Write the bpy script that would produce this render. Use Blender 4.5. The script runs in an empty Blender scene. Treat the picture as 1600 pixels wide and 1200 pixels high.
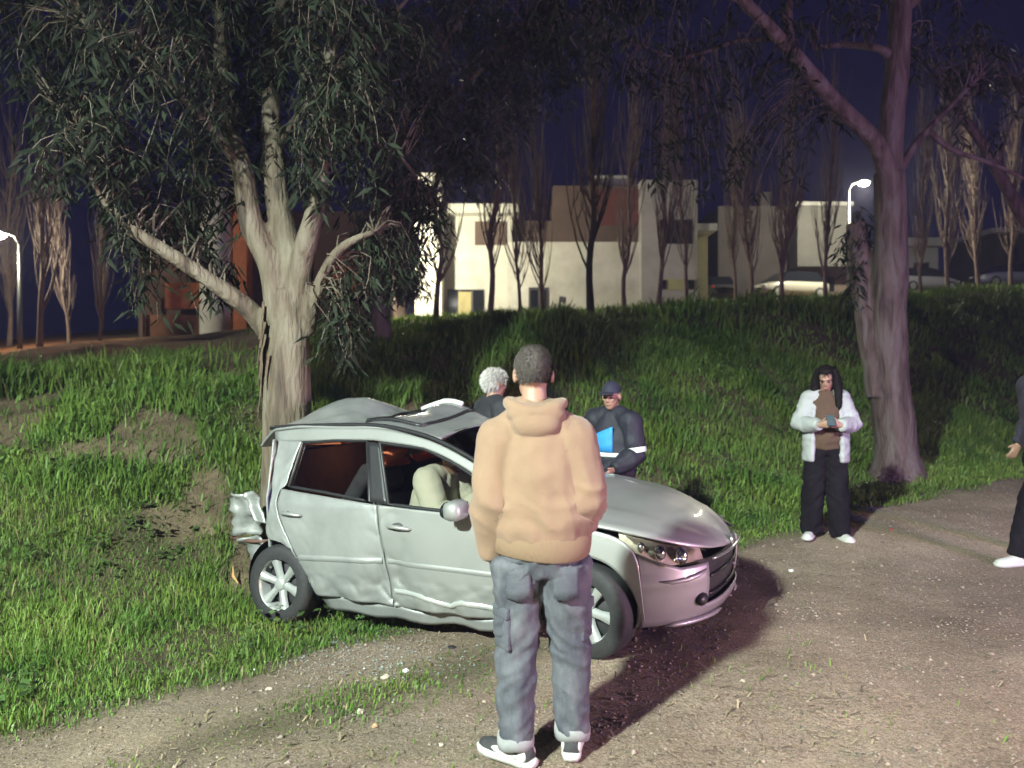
import bpy, bmesh, math, random
import numpy as np
from mathutils import Vector, Matrix, Quaternion, noise as mnoise

random.seed(7)
RNG = np.random.default_rng(7)
scene = bpy.context.scene
COL = scene.collection

# ------------------------------------------------------------------ camera
FPX, VH, CAMH = 1200.0, 568.0, 1.70          # focal length and horizon row of a 1600 px wide frame, eye height
cam_data = bpy.data.cameras.new('camera')
cam = bpy.data.objects.new('camera', cam_data)
COL.objects.link(cam)
cam_data.sensor_width = 36.0
cam_data.lens = 36.0 * FPX / 1600.0
cam_data.shift_y = -(600.0 - VH) / 1600.0
cam_data.dof.use_dof = True            # wide open phone lens in the dark
cam_data.dof.focus_distance = 4.5
cam_data.dof.aperture_fstop = 1.9
cam_data.clip_start = 0.05
cam_data.clip_end = 1500.0
cam.location = (0, 0, CAMH)
cam.rotation_euler = (math.radians(90), 0, 0)
scene.camera = cam

# ------------------------------------------------------------------ night sky
world = bpy.data.worlds.new('World')
scene.world = world
world.use_nodes = True
wn, wl = world.node_tree.nodes, world.node_tree.links
wn.clear()
w_out = wn.new('ShaderNodeOutputWorld')
w_sky = wn.new('ShaderNodeTexSky')
w_sky.sky_type = 'NISHITA'
w_sky.sun_disc = False
w_sky.sun_elevation = math.radians(-4.0)
w_sky.sun_rotation = math.radians(200.0)
w_b1 = wn.new('ShaderNodeBackground')
w_b1.inputs['Strength'].default_value = 0.05
w_b2 = wn.new('ShaderNodeBackground')
w_b2.inputs['Color'].default_value = (0.085, 0.05, 1.0, 1)      # town glow on the night sky
w_b2.inputs['Strength'].default_value = 0.018
w_add = wn.new('ShaderNodeAddShader')
wl.new(w_sky.outputs['Color'], w_b1.inputs['Color'])
wl.new(w_b1.outputs[0], w_add.inputs[0])
wl.new(w_b2.outputs[0], w_add.inputs[1])
wl.new(w_add.outputs[0], w_out.inputs['Surface'])

# faint soft fill added to lift the shadows, the only sun lamp
night_fill_data = bpy.data.lights.new('night_fill', 'SUN')
night_fill_data.energy = 0.09
night_fill_data.angle = math.radians(30)
night_fill_data.color = (0.75, 0.82, 1.0)
night_fill = bpy.data.objects.new('night_fill', night_fill_data)
COL.objects.link(night_fill)
night_fill.rotation_euler = Vector((0.45, 0.75, -0.5)).to_track_quat('-Z', 'Y').to_euler()

scene.view_settings.view_transform = 'Standard'
scene.view_settings.look = 'None'
scene.view_settings.exposure = 0.0
scene.view_settings.gamma = 1.0
scene.cycles.use_denoising = True
scene.cycles.max_bounces = 4
scene.cycles.diffuse_bounces = 2
scene.cycles.glossy_bounces = 3
scene.cycles.volume_bounces = 0
scene.cycles.use_adaptive_sampling = True
scene.cycles.adaptive_threshold = 0.05
scene.cycles.transparent_max_bounces = 8
scene.cycles.caustics_reflective = False
scene.cycles.caustics_refractive = False
scene.cycles.sample_clamp_indirect = 3.0

# light settings of the place (used by the lamps' builders)
KEY_POWER, KEY_COLOR = 22000.0, (0.86, 1.0, 0.90)
FAR_LAMP_POWER, FAR_LAMP_COLOR = 2600.0, (1.0, 0.95, 0.70)
RED_POWER, BLUE_POWER, HEADLAMP_POWER = 1900.0, 1700.0, 400.0

# ------------------------------------------------------------------ helpers
def sstep(a, b, x):
    t = np.clip((np.asarray(x, float) - a) / (b - a), 0, 1)
    return t * t * (3 - 2 * t)

def at(u, v, Y):
    """point of the place that the photograph's pixel (u, v) shows at depth Y"""
    return Vector(((u - 800) / FPX * Y, Y, CAMH - (v - VH) / FPX * Y))

def tag(o, label=None, cat=None, group=None, kind=None):
    if label: o['label'] = label
    if cat: o['category'] = cat
    if group: o['group'] = group
    if kind: o['kind'] = kind
    return o

def empty(name, loc=(0, 0, 0), rz=0.0, parent=None):
    o = bpy.data.objects.new(name, None)
    o.empty_display_size = 0.1
    o.location = loc
    o.rotation_euler = (0, 0, rz)
    COL.objects.link(o)
    if parent: o.parent = parent
    return o

def link_mesh(name, me, mat=None, parent=None):
    o = bpy.data.objects.new(name, me)
    COL.objects.link(o)
    if mat is not None:
        me.materials.append(mat)
    if parent: o.parent = parent
    return o

def pyobj(name, verts, faces, mat, parent=None, smooth=False):
    used = sorted({i for f in faces for i in f}); rm = {o: n for n, o in enumerate(used)}
    verts = [verts[i] for i in used]; faces = [tuple(rm[i] for i in f) for f in faces]
    me = bpy.data.meshes.new(name)
    me.from_pydata([tuple(v) for v in verts], [], faces)
    me.validate()
    if smooth:
        me.polygons.foreach_set('use_smooth', [True] * len(me.polygons))
    me.update()
    return link_mesh(name, me, mat, parent)

def np_mesh(name, verts, faces, mat, parent=None, smooth=False, attrs=None):
    """fast mesh out of numpy arrays; faces (n,3) or (n,4)"""
    me = bpy.data.meshes.new(name)
    verts = np.asarray(verts, np.float32); faces = np.asarray(faces, np.int32)
    k = faces.shape[1]
    me.vertices.add(len(verts)); me.vertices.foreach_set('co', verts.ravel())
    me.loops.add(faces.size); me.loops.foreach_set('vertex_index', faces.ravel())
    me.polygons.add(len(faces))
    me.polygons.foreach_set('loop_start', np.arange(0, faces.size, k, dtype=np.int32))
    if smooth: me.polygons.foreach_set('use_smooth', np.ones(len(faces), bool))
    me.update(calc_edges=True)
    for nm, a in (attrs or {}).items():
        at_ = me.attributes.new(nm, 'FLOAT', 'POINT')
        at_.data.foreach_set('value', np.asarray(a, np.float32))
    return link_mesh(name, me, mat, parent)

class MB:
    """collects boxes, tubes and lathes for ONE mesh object"""
    def __init__(s): s.v, s.f = [], []
    def add(s, vs, fs):
        n = len(s.v); s.v += [Vector(v) for v in vs]; s.f += [tuple(i + n for i in f) for f in fs]; return s
    def box(s, a, b, bev=0.0):
        x0, y0, z0 = a; x1, y1, z1 = b
        if bev <= 0:
            vs = [(x0,y0,z0),(x1,y0,z0),(x1,y1,z0),(x0,y1,z0),(x0,y0,z1),(x1,y0,z1),(x1,y1,z1),(x0,y1,z1)]
            return s.add(vs, [(0,3,2,1),(4,5,6,7),(0,1,5,4),(1,2,6,5),(2,3,7,6),(3,0,4,7)])
        bm = bmesh.new(); bmesh.ops.create_cube(bm, size=1)
        for v in bm.verts:
            v.co = Vector(((x0+x1)/2+v.co.x*(x1-x0), (y0+y1)/2+v.co.y*(y1-y0), (z0+z1)/2+v.co.z*(z1-z0)))
        bmesh.ops.bevel(bm, geom=bm.edges[:], offset=bev, segments=2, affect='EDGES', profile=0.5)
        bm.verts.index_update()
        s.add([v.co.copy() for v in bm.verts], [[v.index for v in f.verts] for f in bm.faces]); bm.free(); return s
    def tube(s, pts, rad, n=8, cap=True, flat=1.0, ref=None):
        pts = [Vector(p) for p in pts]
        rad = [rad] * len(pts) if isinstance(rad, (int, float)) else rad
        base = len(s.v); nrm = None
        for i, p in enumerate(pts):
            t = (pts[min(i+1, len(pts)-1)] - pts[max(i-1, 0)]).normalized()
            if nrm is None:
                r = Vector(ref) if ref else (Vector((0,0,1)) if abs(t.z) < 0.9 else Vector((1,0,0)))
                nrm = (r - t * r.dot(t)).normalized()
            else:
                nrm = (nrm - t * nrm.dot(t)).normalized()
            bn = t.cross(nrm)
            for k in range(n):
                a = 2 * math.pi * k / n
                s.v.append(p + (nrm * math.cos(a) * flat + bn * math.sin(a)) * rad[i])
        for i in range(len(pts) - 1):
            for k in range(n):
                a, b = base + i*n + k, base + i*n + (k+1) % n
                s.f.append((a, b, b + n, a + n))
        if cap:
            s.f.append(tuple(base + k for k in reversed(range(n))))
            s.f.append(tuple(base + (len(pts)-1)*n + k for k in range(n)))
        return s
    def ell(s, c, r, nu=14, nv=9, rot=None):
        base = len(s.v); c = Vector(c)
        for j in range(nv + 1):
            th = math.pi * j / nv
            for i in range(nu):
                ph = 2 * math.pi * i / nu
                q = Vector((r[0]*math.sin(th)*math.cos(ph), r[1]*math.sin(th)*math.sin(ph), r[2]*math.cos(th)))
                if rot: q = rot @ q
                s.v.append(c + q)
        for j in range(nv):
            for i in range(nu):
                a = base + j*nu + i; b = base + j*nu + (i+1) % nu
                s.f.append((a, a + nu, b + nu, b))
        return s
    def lathe(s, prof, n=32, axis='y', c=(0, 0, 0)):
        base = len(s.v); c = Vector(c)
        for (a, r) in prof:
            for k in range(n):
                ph = 2 * math.pi * k / n
                if axis == 'y': q = Vector((r*math.cos(ph), a, r*math.sin(ph)))
                else: q = Vector((r*math.cos(ph), r*math.sin(ph), a))
                s.v.append(c + q)
        for i in range(len(prof) - 1):
            for k in range(n):
                a = base + i*n + k; b = base + i*n + (k+1) % n
                s.f.append((a, b, b + n, a + n))
        return s
    def build(s, name, mat, parent=None, smooth=False):
        return pyobj(name, s.v, s.f, mat, parent, smooth)

def resample(P, n):
    P = np.asarray(P, float)
    d = np.r_[0, np.cumsum(np.linalg.norm(np.diff(P, axis=0), axis=1))]
    return np.stack([np.interp(np.linspace(0, d[-1], n), d, P[:, k]) for k in range(P.shape[1])], 1)

def smooth_poly(P, n, it=2):
    """Chaikin-rounded polyline with n points"""
    P = np.asarray(P, float)
    for _ in range(it):
        Q = [P[0]]
        for i in range(len(P) - 1):
            Q += [P[i]*.75 + P[i+1]*.25, P[i]*.25 + P[i+1]*.75]
        Q.append(P[-1]); P = np.array(Q)
    return resample(P, n)

def fbm(p, o=4):
    return mnoise.fractal(Vector(p), 1.0, 2.0, o)

# ------------------------------------------------------------------ materials
MATS = {}
def mat(name, col, rough=0.7, metal=0.0, var=0.0, scale=8.0, bump=0.0, bscale=60.0, coat=0.0, spec=0.5, col2=None,
        attr=None, emit=None, estr=0.0, stretch=None, sheen=0.0, transl=0.0):
    if name in MATS: return MATS[name]
    m = bpy.data.materials.new(name); m.use_nodes = True
    nt = m.node_tree; N, L = nt.nodes, nt.links
    b = N['Principled BSDF']
    b.inputs['Base Color'].default_value = (*col, 1)
    b.inputs['Roughness'].default_value = rough
    b.inputs['Metallic'].default_value = metal
    b.inputs['Specular IOR Level'].default_value = spec
    b.inputs['Coat Weight'].default_value = coat
    b.inputs['Coat Roughness'].default_value = 0.08
    if sheen: b.inputs['Sheen Weight'].default_value = sheen
    if emit:
        b.inputs['Emission Color'].default_value = (*emit, 1); b.inputs['Emission Strength'].default_value = estr
    tc = N.new('ShaderNodeTexCoord')
    src = tc.outputs['Object']
    if stretch:
        mp = N.new('ShaderNodeMapping'); mp.inputs['Scale'].default_value = stretch
        L.new(src, mp.inputs['Vector']); src = mp.outputs['Vector']
    if var > 0 or col2:
        nz = N.new('ShaderNodeTexNoise'); nz.inputs['Scale'].default_value = scale; nz.inputs['Detail'].default_value = 6
        nz.inputs['Roughness'].default_value = 0.65
        L.new(src, nz.inputs['Vector'])
        rp = N.new('ShaderNodeValToRGB')
        c2 = col2 or tuple(min(1, c * (1 + var)) for c in col)
        c1 = col if col2 else tuple(c * (1 - var) for c in col)
        rp.color_ramp.elements[0].position = 0.32; rp.color_ramp.elements[1].position = 0.68
        rp.color_ramp.elements[0].color = (*c1, 1); rp.color_ramp.elements[1].color = (*c2, 1)
        L.new(nz.outputs['Fac'], rp.inputs['Fac'])
        out = rp.outputs['Color']
        if attr:
            a = N.new('ShaderNodeAttribute'); a.attribute_name = attr
            mx = N.new('ShaderNodeMix'); mx.data_type = 'RGBA'; mx.blend_type = 'MULTIPLY'; mx.inputs[0].default_value = 1.0
            mr = N.new('ShaderNodeMapRange'); mr.inputs['To Min'].default_value = 0.45; mr.inputs['To Max'].default_value = 1.5
            L.new(a.outputs['Fac'], mr.inputs['Value']); L.new(out, mx.inputs[6]); L.new(mr.outputs[0], mx.inputs[7])
            out = mx.outputs[2]
        L.new(out, b.inputs['Base Color'])
    if bump > 0:
        nb = N.new('ShaderNodeTexNoise'); nb.inputs['Scale'].default_value = bscale; nb.inputs['Detail'].default_value = 5
        L.new(src, nb.inputs['Vector'])
        bp = N.new('ShaderNodeBump'); bp.inputs['Strength'].default_value = bump; bp.inputs['Distance'].default_value = 0.02
        L.new(nb.outputs['Fac'], bp.inputs['Height']); L.new(bp.outputs['Normal'], b.inputs['Normal'])
    if transl > 0:
        tr = N.new('ShaderNodeBsdfTranslucent'); ms = N.new('ShaderNodeMixShader'); ms.inputs[0].default_value = transl
        if b.inputs['Base Color'].is_linked: L.new(b.inputs['Base Color'].links[0].from_socket, tr.inputs['Color'])
        else: tr.inputs['Color'].default_value = (*col, 1)
        o = N['Material Output']; L.new(b.outputs[0], ms.inputs[1]); L.new(tr.outputs[0], ms.inputs[2]); L.new(ms.outputs[0], o.inputs['Surface'])
    MATS[name] = m
    return m

def glass_mat(name, tint, gloss_rough=0.03, refl=0.12):
    if name in MATS: return MATS[name]
    m = bpy.data.materials.new(name); m.use_nodes = True
    N, L = m.node_tree.nodes, m.node_tree.links; N.clear()
    o = N.new('ShaderNodeOutputMaterial'); t = N.new('ShaderNodeBsdfTransparent'); g = N.new('ShaderNodeBsdfGlossy')
    lw = N.new('ShaderNodeLayerWeight'); lw.inputs['Blend'].default_value = 0.25
    mr = N.new('ShaderNodeMapRange'); mr.inputs['To Min'].default_value = refl * .4; mr.inputs['To Max'].default_value = 0.85
    mx = N.new('ShaderNodeMixShader')
    t.inputs['Color'].default_value = (*tint, 1); g.inputs['Roughness'].default_value = gloss_rough
    L.new(lw.outputs['Fresnel'], mr.inputs['Value']); L.new(mr.outputs[0], mx.inputs[0])
    L.new(t.outputs[0], mx.inputs[1]); L.new(g.outputs[0], mx.inputs[2]); L.new(mx.outputs[0], o.inputs['Surface'])
    MATS[name] = m
    return m

def emis_mat(name, col, strength):
    if name in MATS: return MATS[name]
    m = bpy.data.materials.new(name); m.use_nodes = True
    b = m.node_tree.nodes['Principled BSDF']
    b.inputs['Base Color'].default_value = (*col, 1)
    b.inputs['Emission Color'].default_value = (*col, 1); b.inputs['Emission Strength'].default_value = strength
    MATS[name] = m
    return m

# ------------------------------------------------------------------ terrain
DX, DY = 0.8, 0.6                # direction of the track; (-DY, DX) points to the embankment
def st(x, y): return -DY * x + DX * y, DX * x + DY * y          # (across, along)
def xy(s, t): return t * DX - s * DY, t * DY + s * DX

def pnoise(x, y, sc, seed=0.0):
    """cheap smooth value noise for arrays"""
    x = np.asarray(x, float) / sc + seed * 17.3; y = np.asarray(y, float) / sc - seed * 9.1
    xi, yi = np.floor(x), np.floor(y); fx, fy = x - xi, y - yi
    def h(a, b):
        v = np.sin(a * 127.1 + b * 311.7 + seed * 74.7) * 43758.5453
        return v - np.floor(v)
    ux, uy = fx*fx*(3-2*fx), fy*fy*(3-2*fy)
    return (h(xi, yi)*(1-ux) + h(xi+1, yi)*ux)*(1-uy) + (h(xi, yi+1)*(1-ux) + h(xi+1, yi+1)*ux)*uy

def TZ(x, y, fine=True):
    x = np.asarray(x, float); y = np.asarray(y, float)
    s, t = st(x, y)
    far = sstep(5.0, 8.0, t)
    z = -0.25 * np.exp(-((s - 5.7) / 1.9) ** 2) * (1 - far) + 0.10 * far * sstep(2.5, 4.0, s)
    zc = 1.58 + 0.085 * np.clip(t, -6, 70) - .30 * sstep(2.5, -.5, t)
    crest = 11.3 + 0.8 * (pnoise(t, t*0, 5.0, 3) - 0.5)
    foot = 6.1 - 0.6 * far
    k = np.clip((s - foot) / (crest - foot), 0, 1)
    prof = 0.55 * k + 0.45 * (k*k*(3-2*k))
    z = z + prof * (zc - 0.0) * 1.0
    z = z + 0.03 * np.clip(s - crest, 0, 60)
    if fine:
        slope = sstep(5.2, 7.5, s)
        z = z + slope * ((pnoise(x, y, 1.3, 1) - .5) * 0.22 + (pnoise(x, y, 0.45, 2) - .5) * 0.09)
        z = z + (1 - slope) * ((pnoise(x, y, 0.8, 4) - .5) * 0.03 + (pnoise(x, y, 0.16, 5) - .5) * 0.016)
        ridge = np.exp(-((s - 10.9) / .8) ** 2)
        z = z + ridge * (pnoise(x, y, 1.7, 6) - .5) * 0.25
    return z
def tz(x, y): return float(TZ(x, y))

def grass_mask(x, y):
    """0..1 how much grass grows there"""
    s, t = st(x, y)
    n1 = pnoise(x, y, 0.9, 11); n2 = pnoise(x, y, 0.35, 12); n3 = pnoise(x, y, 2.2, 13)
    edge = np.where(t < 4.2, 4.72, 4.35) + (n1 - .5) * 0.5 + (n2 - .5) * .2
    g = sstep(-.12, .3, s - edge)
    bare = sstep(.47, .60, .45*n1 + .35*n3 + .2*n2)                     # earth showing on the bank
    g = g * (1 - .92 * bare * sstep(5.5, 6.5, s) * (1 - .55*sstep(5.0, 8.0, t)))
    strip = np.exp(-((s - 3.75) / .28) ** 2) * sstep(4.2, 2.4, t) * sstep(.3, .6, n1)
    sparse = .03 * sstep(.55, .75, n1) * sstep(1.0, 2.5, s)
    g = np.maximum(g, np.maximum(.75 * strip, sparse * sstep(5.5, 3.5, t)))
    g = g * (1 - sstep(11.8, 13.0, s) * (1 - sstep(5., 9., t) * .25))
    return np.clip(g, 0, 1)
# ================================================================== GROUND
def axis(lo, hi, step, far):
    a = list(np.arange(lo, hi, step)); d = step; v = hi
    while v < far: a.append(v); d *= 1.22; v += d
    a.append(far); d = step; v = lo - step; b = []
    while v > -far: b.append(v); d *= 1.22; v -= d
    b.append(-far)
    return np.array(b[::-1] + a)
gx = axis(-8.0, 11.0, 0.085, 400.0); gy = axis(2.2, 16.0, 0.085, 400.0)
GX, GY = np.meshgrid(gx, gy)
GZ = TZ(GX, GY)
nx_, ny_ = len(gx), len(gy)
idx = np.arange(nx_ * ny_).reshape(ny_, nx_)
gf = np.stack([idx[:-1, :-1], idx[:-1, 1:], idx[1:, 1:], idx[1:, :-1]], -1).reshape(-1, 4)
gs, gt_ = st(GX, GY)
soil = sstep(12.2, 13.5, gs) * (1 - sstep(2.0, 6.5, gt_))

def ground_material():
    m = bpy.data.materials.new('earth'); m.use_nodes = True
    N, L = m.node_tree.nodes, m.node_tree.links
    b = N['Principled BSDF']; b.inputs['Roughness'].default_value = 0.95; b.inputs['Specular IOR Level'].default_value = 0.2
    tc = N.new('ShaderNodeTexCoord')
    def nz(sc, det=6, ro=.6):
        n = N.new('ShaderNodeTexNoise'); n.inputs['Scale'].default_value = sc; n.inputs['Detail'].default_value = det
        n.inputs['Roughness'].default_value = ro; L.new(tc.outputs['Object'], n.inputs['Vector']); return n.outputs['Fac']
    def ramp(f, c1, c2, p0=.3, p1=.7):
        r = N.new('ShaderNodeValToRGB'); e = r.color_ramp.elements
        e[0].position, e[1].position = p0, p1; e[0].color, e[1].color = (*c1, 1), (*c2, 1); L.new(f, r.inputs['Fac']); return r.outputs['Color']
    def mix(f, a, c, mode='MIX'):
        x = N.new('ShaderNodeMix'); x.data_type = 'RGBA'; x.blend_type = mode
        if isinstance(f, float): x.inputs[0].default_value = f
        else: L.new(f, x.inputs[0])
        L.new(a, x.inputs[6]); L.new(c, x.inputs[7]); return x.outputs[2]
    dirt = ramp(nz(1.1), (.24, .192, .145), (.41, .338, .268))
    grit = ramp(nz(70, 4, .8), (.45, .43, .40), (1.35, 1.3, 1.25), .35, .68)
    wide = ramp(nz(.32, 5, .6), (.62, .60, .60), (1.15, 1.13, 1.1), .36, .62)
    dirt = mix(1.0, mix(1.0, dirt, wide, 'MULTIPLY'), grit, 'MULTIPLY')
    vor = N.new('ShaderNodeTexVoronoi'); vor.inputs['Scale'].default_value = 55.0; L.new(tc.outputs['Object'], vor.inputs['Vector'])
    peb = N.new('ShaderNodeMath'); peb.operation = 'LESS_THAN'; peb.inputs[1].default_value = 0.22; L.new(vor.outputs['Distance'], peb.inputs[0])
    pebc = ramp(vor.outputs['Color'], (.19, .155, .125), (.38, .315, .26))
    dirt = mix(peb.outputs[0], dirt, pebc)
    loam = ramp(nz(5.0), (.035, .030, .018), (.085, .075, .04))
    at1 = N.new('ShaderNodeAttribute'); at1.attribute_name = 'grass'
    at2 = N.new('ShaderNodeAttribute'); at2.attribute_name = 'soil'
    at3 = N.new('ShaderNodeAttribute'); at3.attribute_name = 'bank'
    bank = ramp(nz(2.4), (.11, .082, .055), (.24, .185, .125))
    bank = mix(1.0, bank, grit, 'MULTIPLY')
    c = mix(at3.outputs['Fac'], dirt, bank)
    c = mix(at1.outputs['Fac'], c, loam)
    red = ramp(nz(.6), (.22, .085, .04), (.36, .15, .07))
    c = mix(at2.outputs['Fac'], c, red)
    L.new(c, b.inputs['Base Color'])
    bp = N.new('ShaderNodeBump'); bp.inputs['Strength'].default_value = .8; bp.inputs['Distance'].default_value = .03
    ad = N.new('ShaderNodeMath'); ad.operation = 'ADD'
    L.new(nz(38, 6, .75), ad.inputs[0]); L.new(nz(9, 5), ad.inputs[1]); L.new(ad.outputs[0], bp.inputs['Height'])
    L.new(bp.outputs['Normal'], b.inputs['Normal'])
    return m
ground = np_mesh('ground', np.stack([GX, GY, GZ], -1).reshape(-1, 3), gf, ground_material(), smooth=True,
                 attrs={'grass': grass_mask(GX, GY).ravel() * .8, 'soil': soil.ravel(), 'bank': sstep(4.8, 5.8, gs).ravel()})
tag(ground, kind='structure')

# ------------------------------------------------------------------ grass (nobody could count it)
def in_view(x, y, margin=1.6):
    return (y > 1.8) & (np.abs(x) < y * 0.70 + margin)

def blades(n, xr, yr, hmin, hmax, wmin, wmax, seed, maskpow=1.0, extra=None):
    r = np.random.default_rng(seed)
    x = r.uniform(*xr, n); y = r.uniform(*yr, n)
    g = grass_mask(x, y) ** maskpow
    keep = (r.random(n) < g) & in_view(x, y)
    if extra is not None: keep &= extra(x, y)
    x, y, g = x[keep], y[keep], g[keep]; n = len(x)
    z = TZ(x, y) - 0.01
    clump = pnoise(x, y, 0.5, 21)
    s, t = st(x, y)
    near_edge = sstep(4.3, 5.6, s)
    h = (hmin + (hmax - hmin) * r.random(n) ** 1.5) * (.45 + .95 * clump) * (.35 + .65 * near_edge)
    ridge = np.exp(-((s - 10.6) / 1.0) ** 2) * sstep(.35, .75, pnoise(x, y, 1.1, 25))
    h = h * (1 + 1.1 * ridge); tramp = sstep(.62, .8, pnoise(x, y, .8, 26)); h = h * (1 - .55 * tramp)
    w = r.uniform(wmin, wmax, n) * (1 + .6 * ridge)
    a = r.uniform(0, 2*np.pi, n); lean = r.uniform(.1, .75, n)
    # blades lean a little downhill, like the photograph's
    lx = np.cos(a) * lean * h + .10 * h; ly = np.sin(a) * lean * h - .12 * h
    pa = r.uniform(0, np.pi, n); px, py = np.cos(pa) * w, np.sin(pa) * w
    V = np.empty((n, 5, 3))
    V[:, 0] = np.stack([x - px, y - py, z], 1); V[:, 1] = np.stack([x + px, y + py, z], 1)
    mx, my, mz = x + lx * .38, y + ly * .38, z + h * .62
    V[:, 2] = np.stack([mx - px*.75, my - py*.75, mz], 1); V[:, 3] = np.stack([mx + px*.75, my + py*.75, mz], 1)
    V[:, 4] = np.stack([x + lx, y + ly, z + h * (.98 - .35 * lean)], 1)
    b = np.arange(n)[:, None] * 5
    F = np.concatenate([b + np.array([[0, 1, 3]]), b + np.array([[0, 3, 2]]), b + np.array([[2, 3, 4]])], 0)
    rnd = np.repeat(np.clip(.55 * r.random(n) + .45 * pnoise(x, y, 1.6, 23), 0, 1), 5)
    return V.reshape(-1, 3), F, rnd

GRASS = mat('grass', (.060, .138, .022), .55, var=.3, scale=1.2, col2=(.165, .245, .044), attr='rnd', spec=.35, transl=.22)
parts_ = [blades(270000, (-6.5, 6.0), (2.2, 8.5), .055, .18, .0024, .0050, 31),
          blades(210000, (-9.0, 13.0), (7.0, 15.5), .10, .28, .005, .010, 32),
          blades(110000, (-7.0, 26.0), (12.0, 32.0), .14, .34, .010, .020, 33)]
off = 0; VV, FF, RR = [], [], []
for v, f, r_ in parts_:
    VV.append(v); FF.append(f + off); RR.append(r_); off += len(v)
grass = np_mesh('grass', np.concatenate(VV), np.concatenate(FF), GRASS, attrs={'rnd': np.concatenate(RR)})
tag(grass, 'uneven green grass over the verge and the embankment', 'grass', kind='stuff')

dv, df, dr0 = blades(15000, (-8.0, 9.0), (2.4, 13.0), .08, .30, .0018, .0045, 35)
dry = np_mesh('dry_grass', dv, df, mat('straw', (.15, .125, .055), .7, col2=(.24, .20, .09), scale=2., attr='rnd', transl=.15), attrs={'rnd': dr0})
tag(dry, 'dry straw coloured stalks mixed into the green grass', 'grass', kind='stuff')
# broad weeds among the grass
def weeds(n, seed):
    r = np.random.default_rng(seed)
    x = r.uniform(-8, 12, n); y = r.uniform(3.0, 15.0, n)
    s, t = st(x, y)
    k = (r.random(n) < grass_mask(x, y) * sstep(.45, .7, pnoise(x, y, .7, 41))) & in_view(x, y) & (s > 5.0)
    x, y = x[k], y[k]; z = TZ(x, y)
    V, F, R = [], [], []; c = 0
    for X, Y, Z in zip(x, y, z):
        hh = r.uniform(.05, .22)
        for _ in range(7):
            a = r.uniform(0, 6.283); l = r.uniform(.04, .085); w = l * .32; tilt = r.uniform(-.2, .7)
            d = np.array([math.cos(a), math.sin(a), tilt]); d /= np.linalg.norm(d); q = np.array([-math.sin(a), math.cos(a), 0])
            o = np.array([X + r.normal(0, .03), Y + r.normal(0, .03), Z + hh * r.random() + .02])
            V += [o, o + d*l*.5 + q*w, o + d*l, o + d*l*.5 - q*w]; F.append((c, c+1, c+2, c+3)); c += 4
            R += [r.random()] * 4
    return V, F, R
wv, wf, wr = weeds(6500, 51)
weed = np_mesh('broad_leaf_weeds', wv, wf, mat('weed', (.035, .075, .018), .5, col2=(.075, .13, .035), scale=2., attr='rnd', transl=.2), attrs={'rnd': wr})
tag(weed, 'low broad leaved weeds between the grass on the bank', 'weeds', kind='stuff')

# dry grass, twigs and gravel on the track
def gravel(n, seed):
    r = np.random.default_rng(seed)
    d = 2.3 + 10.5 * r.random(n) ** 1.6
    x = r.uniform(-.72, .72, n) * (d + 1.0); y = d
    s, t = st(x, y)
    k = (s < 5.1) & (r.random(n) < (.25 + .9 * pnoise(x, y, .45, 61) ** 1.5)) & (r.random(n) > .8*grass_mask(x, y))
    x, y = x[k], y[k]; n = len(x); z = TZ(x, y)
    R = r.uniform(.0025, .007, n) * (1 + 1.6 * (r.random(n) ** 9)) * (1 + .06 * y)
    oct_ = np.array([[1,0,0],[0,1,0],[-1,0,0],[0,-1,0],[0,0,.7],[0,0,-.7]])
    V = oct_[None] * R[:, None, None] * r.uniform(.55, 1.35, (n, 6, 1)) * r.uniform(.7, 1.2, (n, 1, 3))
    a = r.uniform(0, 6.28, n); ca, sa = np.cos(a)[:, None], np.sin(a)[:, None]
    V = np.stack([V[..., 0]*ca - V[..., 1]*sa, V[..., 0]*sa + V[..., 1]*ca, V[..., 2]], -1)
    V += np.stack([x, y, z + R*.2], -1)[:, None]
    f = np.array([[0,1,4],[1,2,4],[2,3,4],[3,0,4],[1,0,5],[2,1,5],[3,2,5],[0,3,5]])
    F = (np.arange(n)[:, None, None] * 6 + f[None]).reshape(-1, 3)
    return V.reshape(-1, 3), F, np.repeat(r.random(n), 6)
gv, gfc, gr = gravel(46000, 71)
gravel_o = np_mesh('gravel', gv, gfc, mat('gravel', (.15, .118, .095), .9, col2=(.235, .19, .152), scale=25., attr='rnd'), attrs={'rnd': gr})
tag(gravel_o, 'loose gravel and grit scattered over the dirt track', 'gravel', kind='stuff')

def litter(n, seed):
    r = np.random.default_rng(seed)
    d = 2.3 + 9.0 * r.random(n) ** 1.4
    x = r.uniform(-.72, .72, n) * (d + 1.0); y = d; s, t = st(x, y)
    k = (s < 7.5) & (r.random(n) < .2 + .8 * sstep(.4, .8, pnoise(x, y, .6, 81)))
    x, y = x[k], y[k]; n = len(x); z = TZ(x, y) + .004
    l = r.uniform(.012, .05, n); w = r.uniform(.0012, .005, n); a = r.uniform(0, 6.28, n); up = r.uniform(-.1, .55, n)
    dx, dy = np.cos(a) * l, np.sin(a) * l; qx, qy = -np.sin(a) * w, np.cos(a) * w
    V = np.stack([np.stack([x-qx, y-qy, z], 1), np.stack([x+qx, y+qy, z], 1), np.stack([x+dx+qx, y+dy+qy, z+l*up], 1), np.stack([x+dx-qx, y+dy-qy, z+l*up], 1)], 1)
    return V.reshape(-1, 3), np.arange(n * 4).reshape(-1, 4), np.repeat(r.random(n), 4)
lv, lf, lr = litter(15000, 91)
lit = np_mesh('dry_litter', lv, lf, mat('dry_litter', (.11, .082, .048), .9, col2=(.25, .195, .125), scale=12., attr='rnd'), attrs={'rnd': lr})
tag(lit, 'dry stalks and fallen leaves lying on the dirt', 'litter', kind='stuff')
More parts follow.
